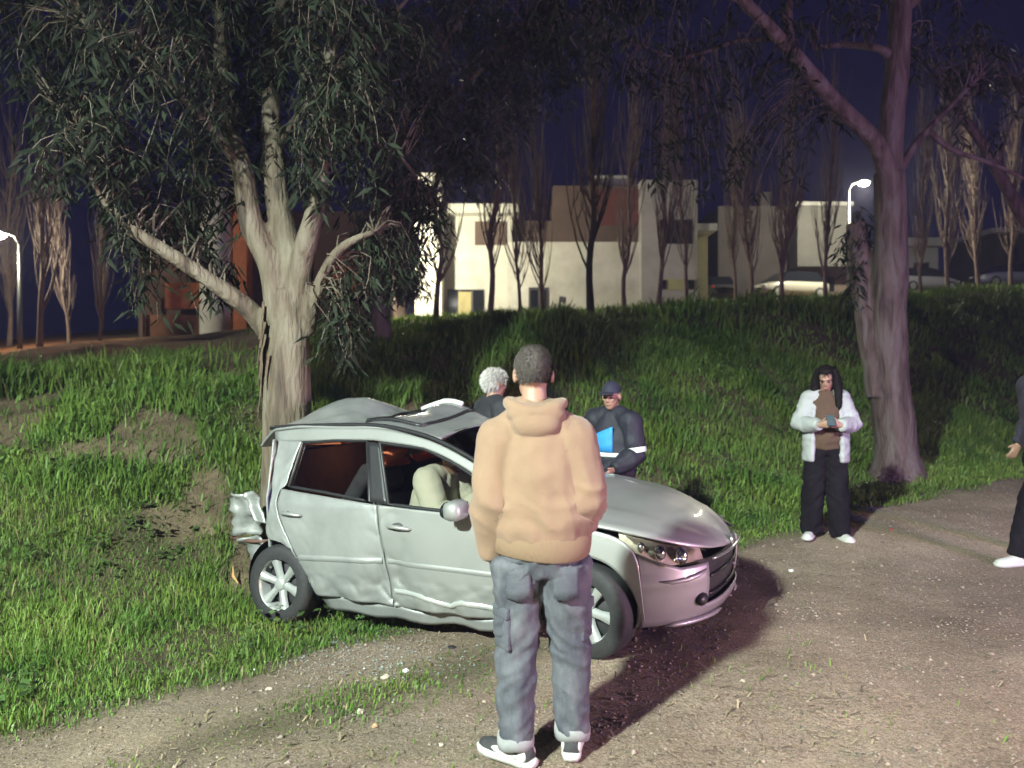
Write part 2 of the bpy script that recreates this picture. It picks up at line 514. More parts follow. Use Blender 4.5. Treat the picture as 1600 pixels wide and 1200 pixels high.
# ================================================================== TREES
REMESH_JOBS = []
def remeshed(mb, voxel, smooth=6, disp=None, post=None):
    """union of the closed shells as one continuous surface; filled in by finish_remesh() in one go"""
    me = bpy.data.meshes.new('tmp'); me.from_pydata([tuple(v) for v in mb.v], [], mb.f); me.update()
    bm = bmesh.new(); bm.from_mesh(me); bmesh.ops.recalc_face_normals(bm, faces=bm.faces); bm.to_mesh(me); bm.free()
    o = bpy.data.objects.new('tmp', me); COL.objects.link(o)
    r = o.modifiers.new('r', 'REMESH'); r.mode = 'VOXEL'; r.voxel_size = voxel
    if smooth:
        s = o.modifiers.new('s', 'SMOOTH'); s.iterations = smooth; s.factor = .5
    out = bpy.data.meshes.new('skin')
    REMESH_JOBS.append((o, out, disp, post))
    return out

def finish_remesh():
    dg = bpy.context.evaluated_depsgraph_get()
    done = [(bpy.data.meshes.new_from_object(o.evaluated_get(dg)), o, out, disp, post) for o, out, disp, post in REMESH_JOBS]
    for me, o, out, disp, post in done:
        if disp:
            n = len(me.vertices); co = np.empty(n * 3, np.float32); nr = np.empty(n * 3, np.float32)
            me.vertices.foreach_get('co', co); me.vertices.foreach_get('normal', nr)
            co = co.reshape(-1, 3); nr = nr.reshape(-1, 3)
            d = np.array([disp(Vector(c), None) for c in co], np.float32)
            me.vertices.foreach_set('co', (co + nr * d[:, None]).ravel()); me.update()
        bm = bmesh.new(); bm.from_mesh(me)
        if post: post(bm)
        for f in bm.faces: f.smooth = True; f.material_index = 0
        bm.to_mesh(out); bm.free(); out.update()
        tmp = o.data; bpy.data.objects.remove(o); bpy.data.meshes.remove(tmp); bpy.data.meshes.remove(me)

def catmull(pts, n):
    P = [Vector(p) for p in pts]
    P = [P[0] * 2 - P[1]] + P + [P[-1] * 2 - P[-2]]
    out = []
    segs = len(P) - 3
    for i in range(n):
        u = i / (n - 1) * segs; k = min(int(u), segs - 1); t = u - k
        a, b, c, d = P[k:k+4]
        out.append(.5 * ((2*b) + (c - a)*t + (2*a - 5*b + 4*c - d)*t*t + (3*b - a - 3*c + d)*t**3))
    return out

def bark_mat(name, pale, mid, dark, scale=3.0):
    if name in MATS: return MATS[name]
    m = bpy.data.materials.new(name); m.use_nodes = True
    N, L = m.node_tree.nodes, m.node_tree.links; b = N['Principled BSDF']; b.inputs['Roughness'].default_value = .8
    tc = N.new('ShaderNodeTexCoord'); mp = N.new('ShaderNodeMapping'); mp.inputs['Scale'].default_value = (2.6, 2.6, .55)
    L.new(tc.outputs['Object'], mp.inputs['Vector'])
    nz = N.new('ShaderNodeTexNoise'); nz.inputs['Scale'].default_value = scale; nz.inputs['Detail'].default_value = 7; nz.inputs['Distortion'].default_value = .6
    L.new(mp.outputs[0], nz.inputs['Vector'])
    r = N.new('ShaderNodeValToRGB'); e = r.color_ramp.elements
    e[0].position, e[0].color = .34, (*dark, 1); e[1].position, e[1].color = .70, (*pale, 1)
    x = e.new(.46); x.color = (*mid, 1); y = e.new(.57); y.color = tuple((a + b) / 2 for a, b in zip(mid, pale)) + (1,)
    L.new(nz.outputs['Fac'], r.inputs['Fac']); L.new(r.outputs[0], b.inputs['Base Color'])
    nb = N.new('ShaderNodeTexNoise'); nb.inputs['Scale'].default_value = 14; nb.inputs['Detail'].default_value = 6
    L.new(mp.outputs[0], nb.inputs['Vector'])
    bp = N.new('ShaderNodeBump'); bp.inputs['Strength'].default_value = .7; bp.inputs['Distance'].default_value = .04
    L.new(nb.outputs['Fac'], bp.inputs['Height']); L.new(bp.outputs[0], b.inputs['Normal'])
    MATS[name] = m
    return m
GUM = bark_mat('gum_bark', (.175, .150, .112), (.100, .074, .050), (.042, .029, .020))
GUM2 = bark_mat('gum_bark_reddish', (.135, .11, .105), (.09, .058, .052), (.042, .026, .024), 3.4)
STRIP = mat('peeling_bark', (.045, .030, .020), .9, col2=(.17, .115, .075), scale=9., stretch=(3, 3, .6))
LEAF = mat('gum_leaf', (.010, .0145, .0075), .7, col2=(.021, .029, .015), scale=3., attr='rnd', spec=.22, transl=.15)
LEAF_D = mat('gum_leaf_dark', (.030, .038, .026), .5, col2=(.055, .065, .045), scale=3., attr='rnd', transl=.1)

def limb(mb, pts, r0, r1, n=None, sides=12, wob=.06, seed=0):
    n = n or max(6, len(pts) * 5)
    C = catmull(pts, n)
    rad = [r0 + (r1 - r0) * (i / (n - 1)) ** .85 for i in range(n)]
    rad = [r * (1 + wob * (fbm((c.x * 2.1 + seed, c.y * 2.1, c.z * 1.7)))) for r, c in zip(rad, C)]
    b = len(mb.v)
    mb.tube(C, rad, sides)
    for i in range(b, len(mb.v)):                     # flutes and swellings
        v = mb.v[i]; ring = (i - b) // sides; ctr = C[min(ring, n - 1)]
        q = v - ctr
        if q.length > 1e-6: mb.v[i] = ctr + q * (1 + wob * 1.6 * fbm((v.x * 5 + seed, v.y * 5, v.z * 1.2)))
    return [(c, r) for c, r in zip(C, rad)]

def gum_tree(label, base, limbs, blobs, bark, leafm, seed, leaf=.13, per=15, strips=None, flare=1.35, group=None, twig_r=.006, joined=6, vox=.022):
    """limbs: lists of points with radii; blobs: (centre, radii, sprays) of foliage"""
    r = random.Random(seed)
    root = empty('eucalyptus_tree', base); tag(root, label, 'tree', group)
    B = Vector(base)
    samples = []
    for i, (pts, r0, r1) in enumerate(limbs):
        mb = MB()
        pts = [Vector(p) - B for p in pts]
        sm = limb(mb, pts, r0, r1, sides=18 if i == 0 else 10, seed=seed + i * 3.7)
        if i == 0:
            for k, v in enumerate(mb.v):
                h = v.z
                if h < .55:
                    f = 1 + (flare - 1) * (1 - max(h, 0) / .55) ** 2
                    mb.v[k] = Vector((v.x * f, v.y * f, v.z))
        if i < joined:
            if i == 0: big = MB()
            big.add(mb.v, mb.f)
            if i == joined - 1 or i == len(limbs) - 1: link_mesh('trunk', remeshed(big, vox, 4), bark, root)
        else: mb.build('limb', bark, root, smooth=True)
        if i > 0 or len(limbs) == 1: samples += sm[len(sm) // 3:]
        else: samples += sm[-2:]
    tw = MB(); V, F, R = [], [], []; c = 0
    S = np.array([tuple(p) for p, _ in samples])
    for (ctr, rad, ns) in blobs:
        ctr = Vector(ctr) - B
        for _ in range(ns):
            while True:
                q = Vector((r.uniform(-1, 1), r.uniform(-1, 1), r.uniform(-1, 1)))
                if q.length <= 1: break
            tip = ctr + Vector((q.x * rad[0], q.y * rad[1], q.z * rad[2]))
            d = np.linalg.norm(S - np.array(tip), axis=1) + r.random() * .5
            st_ = Vector(S[int(d.argmin())])
            mid = (st_ + tip) * .5 + Vector((r.uniform(-.15, .15), r.uniform(-.15, .15), .12 + .1 * (tip - st_).length))
            end = tip + Vector((r.uniform(-.08, .08), r.uniform(-.08, .08), -r.uniform(.1, .3)))
            C = catmull([st_, mid, tip, end], 6)
            tw.tube(C, [twig_r * 1.6, twig_r * 1.3, twig_r, twig_r * .8, twig_r * .6, twig_r * .35], 4, cap=False)
            shade = r.random()
            for _k in range(per):
                a = r.uniform(.45, 1.0) ; kk = min(int(a * 5), 4); p = C[kk].lerp(C[kk + 1], a * 5 - kk) if kk < 5 else C[5]
                p = p + Vector((r.gauss(0, .05), r.gauss(0, .05), r.gauss(0, .05)))
                az = r.uniform(0, 6.283); dn = r.uniform(-1.6, -.25)
                dr = Vector((math.cos(az), math.sin(az), dn)).normalized()
                l = leaf * r.uniform(.65, 1.35); w = l * r.uniform(.075, .12)
                sd = dr.cross(Vector((r.uniform(-1, 1), r.uniform(-1, 1), r.uniform(-1, 1)))).normalized()
                nn = dr.cross(sd); bend = Vector((0, 0, -1)) * l * .12
                V += [p, p + dr*l*.4 + sd*w + nn*w*.25, p + dr*l + bend, p + dr*l*.4 - sd*w + nn*w*.25]
                F += [(c, c+1, c+2), (c, c+2, c+3)]; c += 4
                R += [min(1, max(0, .6 * shade + .4 * r.random()))] * 4
    tw.build('twigs', bark, root, smooth=True)
    cr = np_mesh('crown', [tuple(v) for v in V], F, leafm, root, attrs={'rnd': R})
    for (p0, p1, ang, rr, w) in (strips or []):        # hanging strips of shed bark
        p0, p1 = Vector(p0) - B, Vector(p1) - B
        n = 7; vs, fs = [], []
        for i in range(n):
            t = i / (n - 1); ctr = p0.lerp(p1, t)
            rad = rr + .010 + .045 * t * t * (.3 + .7 * math.sin(ang * 7) ** 2)
            for j, aa in enumerate((-w, 0, w)):
                A = ang + aa / rr * (1 - .75 * t) + .05 * math.sin(4 * t + w * 90)
                vs.append(ctr + Vector((math.cos(A) * rad, math.sin(A) * rad, 0)) * (1.0 if j != 1 else 1.03))
        for i in range(n - 1):
            for j in range(2): fs.append((i*3+j, i*3+j+1, i*3+j+4, i*3+j+3))
        pyobj('bark_strip', vs, fs, STRIP, root, True)
    return root

# --- the big tree the car has hit
TY = 6.62
def T(u, v, dy=0.0): return at(u, v, TY + dy)
tb = at(452, 790, TY); tbase = Vector((tb.x, TY, tz(tb.x, TY) - .05))
trunk_pts = [tbase, T(450, 790), T(449, 690), T(450, 590), T(452, 520), T(447, 455)]
limbs = [
    (trunk_pts, .245, .165),
    ([T(440, 500), T(425, 420), T(393, 350), T(380, 270), T(352, 180), T(345, 90), T(350, -60)], .135, .055),
    ([T(462, 470), T(455, 400, .05), T(437, 330, .1), T(428, 250, .15), T(424, 150, .2), T(434, 60, .2), T(450, -60, .2)], .14, .06),
    ([T(468, 480), T(474, 400, -.1), T(492, 330, -.15), T(503, 250, -.2), T(506, 170, -.3), T(520, 60, -.3), T(540, -60, -.3)], .115, .05),
    ([T(420, 520, .1), T(385, 480, 0), T(330, 440, -.1), T(262, 395, -.25), T(200, 357, -.35)], .10, .055),
    ([T(480, 520), T(492, 468, -.1), T(512, 415, -.15), T(540, 382, -.2), T(585, 362, -.2)], .075, .03),
    ([T(376, 262), T(320, 190, -.3), T(240, 110, -.5), T(150, 50, -.6)], .05, .015),
    ([T(352, 180), T(280, 60, .4), T(180, -40, .6)], .045, .015),
    ([T(428, 230, .15), T(520, 120, .6), T(600, 40, 1.0), T(660, -30, 1.2)], .05, .015),
    ([T(503, 250, -.2), T(560, 220, .2), T(620, 240, .8), T(665, 300, 1.2)], .04, .012),
    ([T(200, 357, -.35), T(165, 320, -.4), T(140, 270, -.5), T(120, 200, -.5)], .03, .01),
]
def bl(u, v, dy, ru, rv, rd, n): 
    Y = TY + dy; k = Y / FPX
    return (at(u, v, Y), (ru * k, rd, rv * k), n)
blobs = [
    bl(120, 70, -.3, 120, 110, .8, 70), bl(250, 130, -.5, 110, 120, .8, 80), bl(130, 230, -.3, 90, 80, .6, 46), bl(255, 270, -.1, 80, 70, .6, 44),
    bl(330, 30, 0, 110, 90, .9, 60), bl(420, 110, .5, 90, 130, .5, 55), bl(380, -40, 0, 200, 80, 1.0, 60),
    bl(525, 60, -.5, 90, 110, .6, 66), bl(560, 190, -.2, 70, 90, .6, 46), bl(500, 240, -.3, 50, 70, .4, 26), bl(620, 120, .6, 80, 120, .7, 50),
    bl(285, 350, .3, 70, 60, .4, 30), bl(330, 420, .3, 45, 60, .25, 16), bl(230, 430, .1, 30, 40, .2, 8), bl(205, 345, -.3, 40, 40, .2, 14), bl(400, 250, .3, 60, 90, .4, 30),
    bl(545, 480, -.1, 45, 70, .25, 26), bl(600, 400, .4, 55, 60, .4, 26), bl(40, 20, 0, 70, 90, .6, 24), bl(660, 330, 1.0, 45, 60, .4, 18),
]
strips = []
rs = random.Random(3)
for i in range(30):
    u = rs.uniform(-1, 1); z0 = rs.uniform(.3, 1.15)
    a = rs.choice([rs.uniform(2.6, 3.9), rs.uniform(3.0, 4.1), rs.uniform(3.0, 3.6), rs.uniform(2.9, 4.2)])
    c0 = Vector((tb.x - .01, TY, 1.55 + .6 * z0 if rs.random() < .8 else .9 + z0)); ln = rs.uniform(.2, .55)
    if a > 4.4: c0.z = max(c0.z, 1.85 + rs.random() * .35); ln *= .6
    strips.append((c0, c0 + Vector((0, 0, -ln)), a, .200, rs.uniform(.010, .04)))
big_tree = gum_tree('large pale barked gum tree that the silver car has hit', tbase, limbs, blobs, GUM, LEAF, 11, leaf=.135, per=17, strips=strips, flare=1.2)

# --- gum tree behind it, dark crown before the white house
B2 = at(592, 520, 12.5); b2 = Vector((B2.x, 12.5, tz(B2.x, 12.5) - .1))
def T2(u, v, dy=0): return at(u, v, 12.5 + dy)
gum_tree('dark gum tree standing on the bank before the white house', b2,
    [([b2, T2(592, 470), T2(588, 380), T2(600, 280), T2(640, 150)], .20, .12),
     ([T2(600, 290), T2(660, 200), T2(740, 120), T2(820, 40, -.4)], .09, .03),
     ([T2(590, 350), T2(630, 310, -.4), T2(660, 330, -.6)], .06, .02),
     ([T2(600, 280), T2(560, 180, .3), T2(540, 60, .4)], .08, .03),
     ([T2(640, 150), T2(700, 60), T2(760, -40)], .08, .03)],
    [(T2(592, 390), (.5, .5, .65), 60), (T2(628, 400), (.35, .5, .5), 30), (T2(620, 300), (.85, .6, .6), 70), (T2(690, 210), (1.1, .9, .9), 80),
     (T2(790, 130), (1.2, .9, .9), 80), (T2(870, 60), (.9, .8, .7), 44), (T2(660, 60), (1.3, 1.0, 1.0), 70), (T2(760, 10), (1.2, 1., .8), 60), (T2(575, 470), (.3, .3, .35), 16),
     (T2(730, 260), (.6, .5, .4), 30), (T2(640, 440), (.3, .3, .3), 14)],
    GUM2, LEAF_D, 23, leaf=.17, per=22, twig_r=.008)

# --- overhanging bough above the man
B3y = 5.0
def T3(u, v, dy=0): return at(u, v, B3y + dy)
b3 = Vector((5.2, 3.9, tz(5.2, 3.9) - .1))
# --- tree beside the woman
RY = 10.6
def TR(u, v, dy=0): return at(u, v, RY + dy)
bR = TR(1403, 740); bR = Vector((bR.x, RY, tz(bR.x, RY) - .08))
gum_tree('leaning gum tree with forked purple grey trunk behind the woman', bR,
    [([bR, TR(1400, 690), TR(1390, 600), TR(1388, 480), TR(1392, 380), TR(1390, 270)], .31, .20),
     ([TR(1390, 300), TR(1393, 200), TR(1402, 100), TR(1408, 0), TR(1412, -90)], .185, .13),
     ([TR(1375, 620), TR(1360, 520, .1), TR(1345, 430, .2), TR(1338, 350, .3)], .19, .15),
     ([TR(1390, 290), TR(1370, 225, -.2), TR(1310, 165, -.4), TR(1245, 90, -.7), TR(1200, 40, -.9), TR(1150, -10, -1.0), TR(1110, -60, -1.1)], .145, .06),
     ([TR(1238, 85, -.7), TR(1233, 30, -.7), TR(1236, -50, -.7)], .06, .04),
     ([TR(1405, 270), TR(1430, 225, .2), TR(1462, 190, .3), TR(1500, 150, .4), TR(1540, 110, .5)], .065, .03),
     ([TR(1450, 205, .25), TR(1490, 235, .3), TR(1560, 260, .5), TR(1640, 300, .6)], .045, .02),
     ([TR(1395, 90), TR(1370, 75), TR(1320, 70, .4), TR(1270, 75, .5)], .07, .03),
     ([TR(1225, 60, -.7), TR(1150, 65, -.6), TR(1060, 90, -.4), TR(980, 60, -.3)], .04, .012),
     ([TR(1160, 0, -1.), TR(1040, -30, -1.4), TR(930, -30, -1.8)], .04, .015),
     ([TR(1408, 20), TR(1470, -30, .4), TR(1540, -60, .6)], .07, .03)],
    [(TR(1150, 130, -.3), (1.1, .8, .8), 40), (TR(1080, 230), (.7, .6, .8), 22), (TR(1250, 210, .2), (.6, .5, .8), 16), (TR(1010, 60, -.6), (.8, .6, .7), 30), 
     (TR(930, 8, -2.4), (.62, .5, .32), 24), (TR(1000, 5, -2.4), (.2, .3, .35), 10), (TR(870, 0, -2.2), (.22, .3, .22), 8), (TR(1480, 60, .4), (.9, .7, .8), 26), (TR(1310, 20), (.7, .7, .4), 16), (TR(1180, -10, -.8), (1., .6, .5), 24), (TR(1540, 150, .5), (.7, .5, .7), 16),
     (TR(1335, 370, .3), (.22, .3, .5), 14), (TR(1330, 450, .2), (.18, .25, .35), 8), (TR(1150, 250), (.5, .5, .5), 10)],
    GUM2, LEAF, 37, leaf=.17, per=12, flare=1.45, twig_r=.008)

# leaning bare stem at the far right
b4 = at(1625, 420, 14.0); g4 = at(1660, 480, 14.0); b4b = Vector((g4.x, 14.0, tz(g4.x, 14.0) - .1))
gum_tree('slender gum tree leaning in from the right edge', b4b,
    [([b4b, at(1640, 400, 14), at(1600, 340, 14), at(1560, 270, 14), at(1525, 210, 14), at(1495, 175, 14)], .15, .07),
     ([at(1560, 270, 14), at(1570, 220, 14), at(1600, 150, 14)], .05, .02)],
    [(at(1490, 130, 14), (.7, .5, .6), 16), (at(1580, 110, 14), (.8, .5, .8), 22), (at(1440, 60, 14), (.8, .5, .6), 14)], GUM2, LEAF_D, 41, leaf=.17, per=12, twig_r=.008)

# --- bare poplars on the terrace
POP = mat('poplar_bark', (.12, .085, .072), .9, col2=(.22, .16, .135), scale=6., stretch=(3, 3, .5), bump=.5, bscale=25)
def poplar_meshes(seed, h):
    r = random.Random(seed)
    tr = MB(); br = MB()
    P = [Vector((0, 0, -.3))]
    for i in range(1, 9): P.append(Vector((r.gauss(0, .05), r.gauss(0, .05), h * i / 8)))
    C = catmull(P, 24); R = [.085 * (1 - .9 * (i / 23) ** .8) for i in range(24)]
    R[0] *= 1.35; R[1] *= 1.12
    tr.tube(C, R, 8)
    for i in range(58):
        a = r.uniform(.10, .86); k = a * 23; j = int(k); p = C[j].lerp(C[min(j+1, 23)], k - j)
        az = r.uniform(0, 6.283); L = h * r.uniform(.22, .42) * (1.05 - .6 * a); out = r.uniform(.09, .19)
        d = Vector((math.cos(az), math.sin(az), 0))
        pts = [p, p + d * L * out * .6 + Vector((0, 0, L * .22)), p + d * L * out * 1.1 + Vector((0, 0, L * .6)), p + d * L * out * r.uniform(1.1, 1.5) + Vector((0, 0, L))]
        cc = catmull(pts, 7); r0 = .023 * (1.1 - a) + .005
        br.tube(cc, [r0, r0*.85, r0*.7, r0*.55, r0*.42, r0*.3, .004], 4, cap=False)
        for _ in range(3):
            q = cc[r.randint(1, 4)]; l2 = L * r.uniform(.25, .5); a2 = r.uniform(0, 6.28); d2 = Vector((math.cos(a2), math.sin(a2), 0))
            br.tube([q, q + d2 * l2 * .16 + Vector((0, 0, l2 * .45)), q + d2 * l2 * .24 + Vector((0, 0, l2))], [r0*.45, r0*.3, .003], 3, cap=False)
    def me(mb, nm):
        o = mb.build(nm, POP, None, True); m = o.data; bpy.data.objects.remove(o); return m
    return me(tr, 'trunk'), me(br, 'branches')
POPM = [poplar_meshes(100 + i, 8.6) for i in range(7)]
poplars = [  # (pixel column, pixel row of the foot, depth, height scale, label)
    (14, 556, 26, 1.0, 'bare poplar at the left edge beside the lamp post'),
    (62, 560, 21, 1.1, 'tall bare poplar just right of the left lamp post'),
    (108, 548, 23, .7, 'thin bare poplar between the tall poplar and the gum tree leaves'),
    (155, 535, 24, .62, 'short bare poplar on red soil left of the gum tree'),
    (680, 518, 21, .95, 'bare poplar before the bright white pillar of the house'),
    (765, 506, 22, 1.1, 'thick bare poplar before the roofed left wing of the white house'),
    (813, 504, 23, .85, 'thin bare poplar left of the dark house door'),
    (849, 502, 22.5, .95, 'bare poplar right before the dark house door'),
    (924, 498, 21, 1.25, 'tallest bare poplar, with wide spread low branches before the white wall'),
    (977, 494, 24, .95, 'thin bare poplar between the red wall and the tallest poplar'),
    (1028, 492, 23, 1.05, 'bare poplar at the left edge of the concrete tower'),
    (1074, 488, 24, .95, 'bare poplar before the window of the concrete tower'),
    (1150, 480, 27, .9, 'bare poplar left of the pale parked car'),
    (1172, 480, 26, 1.0, 'bare poplar right behind the pale parked car bonnet'),
    (1222, 478, 26, 1.0, 'bare poplar before the pale parked car'),
    (1290, 476, 27, 1.0, 'bare poplar before the white upper block left of the lamp'),
    (1440, 472, 28, .95, 'bare poplar right of the forked gum trunk'),
    (1482, 470, 29, 1.05, 'bare poplar between the two parked cars at the right'),
    (1530, 468, 30, .95, 'bare poplar beside the farthest right parked car'),
    (1580, 467, 30, 1.0, 'bare poplar close to the right edge'),
]
for i, (u, v, Y, hs, lab) in enumerate(poplars):
    p = at(u, v, Y); root = empty('poplar_tree', (p.x, Y, tz(p.x, Y)), i * 1.9)
    root.scale = (hs * (1 + .12 * math.sin(i * 5)),) * 2 + (hs,)
    root.rotation_euler = (.05 * math.sin(i * 3.3), .06 * math.sin(i * 7.1), i * 1.9)
    tag(root, lab, 'tree', 'bare poplars along the terrace')
    for m in POPM[(i * 3) % 7]:
        o = bpy.data.objects.new(m.name.split('.')[0], m); COL.objects.link(o); o.parent = root

# ================================================================== STREET LAMPS
STEEL = mat('galvanised_steel', (.10, .10, .10), .45, metal=.5, var=.2, scale=20)
LENS = emis_mat('lamp_lens', (1.0, .98, .86), 90.0)
def street_lamp(label, base, h, arm, power, color, aim=None, size=165, blend=.25):
    root = empty('street_lamp', base); tag(root, label, 'street lamp', 'street lamps')
    dr = Vector((arm[0], arm[1], 0)); hd = Vector((dr.x, dr.y, h)); un = dr.normalized(); sd = Vector((-un.y, un.x, 0))
    MB().tube([(0, 0, -.4), (0, 0, .5), (0, 0, h - .25)], [.075, .07, .05], 12).build('pole', STEEL, root, True)
    MB().tube([(0, 0, h - .3), dr * .25 + Vector((0, 0, h - .03)), dr * .6 + Vector((0, 0, h + .04)), hd + Vector((0, 0, .05))], .03, 8).build('arm', STEEL, root, True)
    def slab(a, b, w, z0, z1):
        c = [hd + un * x + sd * y for x, y in ((a, -w), (b, -w * .7), (b, w * .7), (a, w))]
        return [p + Vector((0, 0, z0)) for p in c] + [p + Vector((0, 0, z1)) for p in c]
    fs = [(0,3,2,1),(4,5,6,7),(0,1,5,4),(1,2,6,5),(2,3,7,6),(3,0,4,7)]
    MB().add(slab(-.22, .34, .13, .02, .10), fs).build('lamp_head', STEEL, root)
    MB().ell(hd + un * .08 + Vector((0, 0, .0)), (.24, .17, .12), 16, 8).build('lens', LENS, root, True)
    ld = bpy.data.lights.new('lamp_light', 'POINT' if aim is None else 'SPOT'); ld.energy = power; ld.color = color; ld.shadow_soft_size = .12 if aim is None else .30
    if aim is not None: ld.spot_size = math.radians(size); ld.spot_blend = blend
    lo = bpy.data.objects.new('lamp_light', ld); COL.objects.link(lo); lo.parent = root
    lo.location = hd + un * .08 + Vector((0, 0, -.32))
    d = Vector((0, 0, -1)) if aim is None else (Vector(aim) - (Vector(base) + lo.location))
    lo.rotation_euler = d.to_track_quat('-Z', 'Y').to_euler()
    return root
def gpt(u, v, Y): p = at(u, v, Y); return (p.x, Y, tz(p.x, Y))
lb = gpt(1326, 470, 33); hz = at(1345, 287, 33)
street_lamp('lit street lamp in front of the right hand house', lb, hz.z - lb[2], (hz.x - lb[0], -.1), FAR_LAMP_POWER, FAR_LAMP_COLOR, size=172, blend=.15)
lb = gpt(31, 560, 21.5); hz = at(5, 368, 21.5)
street_lamp('lit street lamp at the left edge above red soil', lb, hz.z - lb[2], (hz.x - lb[0], -.1), FAR_LAMP_POWER * .26, FAR_LAMP_COLOR, size=172, blend=.15)
lb = gpt(612, 505, 28.5); hz = at(626, 365, 28.5)
street_lamp('street lamp hidden behind dark gum leaves left of the white house', lb, hz.z - lb[2], (hz.x - lb[0], .1), FAR_LAMP_POWER * 1.2, FAR_LAMP_COLOR, size=172, blend=.15)
# the lamp behind the photographer that throws the man's shadow across the car
KL = (-5.85, -5.1)
street_lamp('street lamp on the track behind the photographer', (KL[0], KL[1], tz(*KL)), 7.4, (.5, .6), KEY_POWER, KEY_COLOR, aim=(-2.7, -.1, 0), size=98, blend=.6)

# ================================================================== HOUSES
WHITE = mat('white_render', (.56, .55, .49), .85, var=.22, scale=.7, bump=.15, bscale=30)
PALE = mat('grey_concrete', (.40, .39, .37), .85, var=.16, scale=.8, bump=.2, bscale=20)
BROWN = mat('brown_cladding', (.11, .075, .06), .8, var=.2, scale=1.5)
REDW = mat('red_wall', (.13, .040, .034), .8, var=.15, scale=1.5)
YELLOW = mat('lime_paint', (.40, .40, .20), .8, var=.1, scale=1.2)
DARKG = mat('dark_house', (.065, .055, .055), .85, var=.25, scale=.6)
FRAME = mat('window_frame', (.05, .05, .055), .5)
PANE = mat('house_pane', (.012, .014, .018), .08, spec=.6)
WARMP = mat('yellowish_door_paint', (.42, .36, .18), .9, var=.15, scale=2)
BRICK = mat('orange_brick', (.52, .17, .07), .85, col2=(.38, .12, .05), scale=6, bump=.4, bscale=25)
def hb(root, name, u0, u1, v0, v1, Y0, Y1, m, zlow=None, bev=0.0):
    a = at(u0, v1, Y0); b = at(u1, v0, Y0); B = root.location
    z0 = a.z if zlow is None else zlow
    return MB().box((a.x - B.x, Y0 - B.y, z0 - B.z), (b.x - B.x, Y1 - B.y, b.z - B.z), bev).build(name, m, root)
def hwin(root, name, u0, u1, v0, v1, Y, glass=PANE, mull=1):
    w = hb(root, name, u0, u1, v0, v1, Y - .03, Y + .05, FRAME)
    k = (u1 - u0) / mull
    for i in range(mull):
        hb(root, 'pane', u0 + i*k + 1.3, u0 + (i+1)*k - 1.3, v0 + 1.3, v1 - 1.3, Y - .045, Y - .02, glass).parent = w
    return w
HY = 34.0
h1 = empty('house', (at(860, 500, HY).x, HY, at(860, 520, HY).z)); tag(h1, 'white modern house with red upper wall and concrete tower', 'house')
gl = tz(at(860, 500, HY).x, HY) - .6
hb(h1, 'pillar', 648, 690, 270, 540, HY - 1.6, HY - .4, WHITE, gl)
hb(h1, 'wall', 688, 800, 332, 520, HY, HY + 6, WHITE, gl)
hb(h1, 'roof_slab', 684, 810, 318, 332, HY - .9, HY + 6.2, WHITE)
hb(h1, 'cladding_panel', 742, 792, 346, 383, HY - .04, HY + .1, BROWN)
hwin(h1, 'window', 699, 757, 452, 503, HY, PANE, 3)
hb(h1, 'yellow_door', 716, 736, 456, 500, HY - .06, HY - .046, WARMP)  # yellowish door in the ground floor glazing
hb(h1, 'wall', 792, 1003, 378, 520, HY - .6, HY + 5, WHITE, gl)
hb(h1, 'upper_wall', 800, 925, 345, 378.4, HY + .8, HY + 5, BROWN)
hb(h1, 'upper_wall', 864, 1002, 290, 378.2, HY - .2, HY + 4.8, BROWN)
hb(h1, 'red_panel', 926, 1001, 296, 352, HY - .26, HY - .21, REDW)
hb(h1, 'parapet', 922, 988, 274, 290, HY + .6, HY + 4, PALE)
dr_ = hb(h1, 'door', 826, 856, 449, 500, HY - .66, HY - .55, FRAME)
hb(h1, 'pane', 829, 840, 453, 496, HY - .68, HY - .665, PANE).parent = dr_
hb(h1, 'pane', 843, 853, 453, 496, HY - .68, HY - .665, PANE).parent = dr_
hb(h1, 'wall_light', 875, 880, 463, 472, HY - .7, HY - .6, FRAME)
hb(h1, 'tower', 1002, 1090, 281, 520, HY - 1.0, HY + 5, PALE, gl)
hwin(h1, 'window', 1031, 1081, 343, 381, HY - 1.0, PANE, 3)
hb(h1, 'window_band', 1030, 1086, 436, 453, HY - 1.05, HY - .98, YELLOW)
hwin(h1, 'window', 1031, 1041, 437, 452, HY - 1.06)
hwin(h1, 'window', 1073, 1085, 437, 452, HY - 1.06)
hb(h1, 'side_wall', 1088, 1106, 360, 520, HY + .2, HY + 5, YELLOW, gl)
hb(h1, 'canopy_slab', 1090, 1121, 349, 360, HY - .8, HY + 4, WHITE)

H2Y = 40.0
h2 = empty('house', (at(1220, 470, H2Y).x, H2Y, at(1220, 480, H2Y).z)); tag(h2, 'grey house with a projecting white upper block beyond the pale car', 'house')
gl2 = tz(at(1220, 470, H2Y).x, H2Y) - .8
hb(h2, 'wall', 1122, 1246, 322, 490, H2Y, H2Y + 7, DARKG, gl2)
hb(h2, 'upper_block', 1246, 1330, 320, 416, H2Y - 1.2, H2Y + 6, mat('dim_grey_render', (.15, .145, .135), .85, var=.2, scale=.8))
hb(h2, 'lower_wall', 1248, 1330, 416.4, 490, H2Y + .6, H2Y + 6, mat('brown_wall', (.22, .17, .14), .85, var=.2, scale=1.), gl2)
hb(h2, 'cornice', 1242, 1334, 315, 321, H2Y - 1.4, H2Y + 6.2, PALE)
hwin(h2, 'window', 1272, 1304, 432, 456, H2Y + .6, PANE, 2)
hb(h2, 'chimney', 1188, 1204, 300, 322, H2Y + 2, H2Y + 3, DARKG)
H3Y = 52.0
h3 = empty('house', (at(1440, 470, H3Y).x, H3Y, at(1440, 476, H3Y).z)); tag(h3, 'low dim house with a flat roof right of the forked gum trunk', 'house')
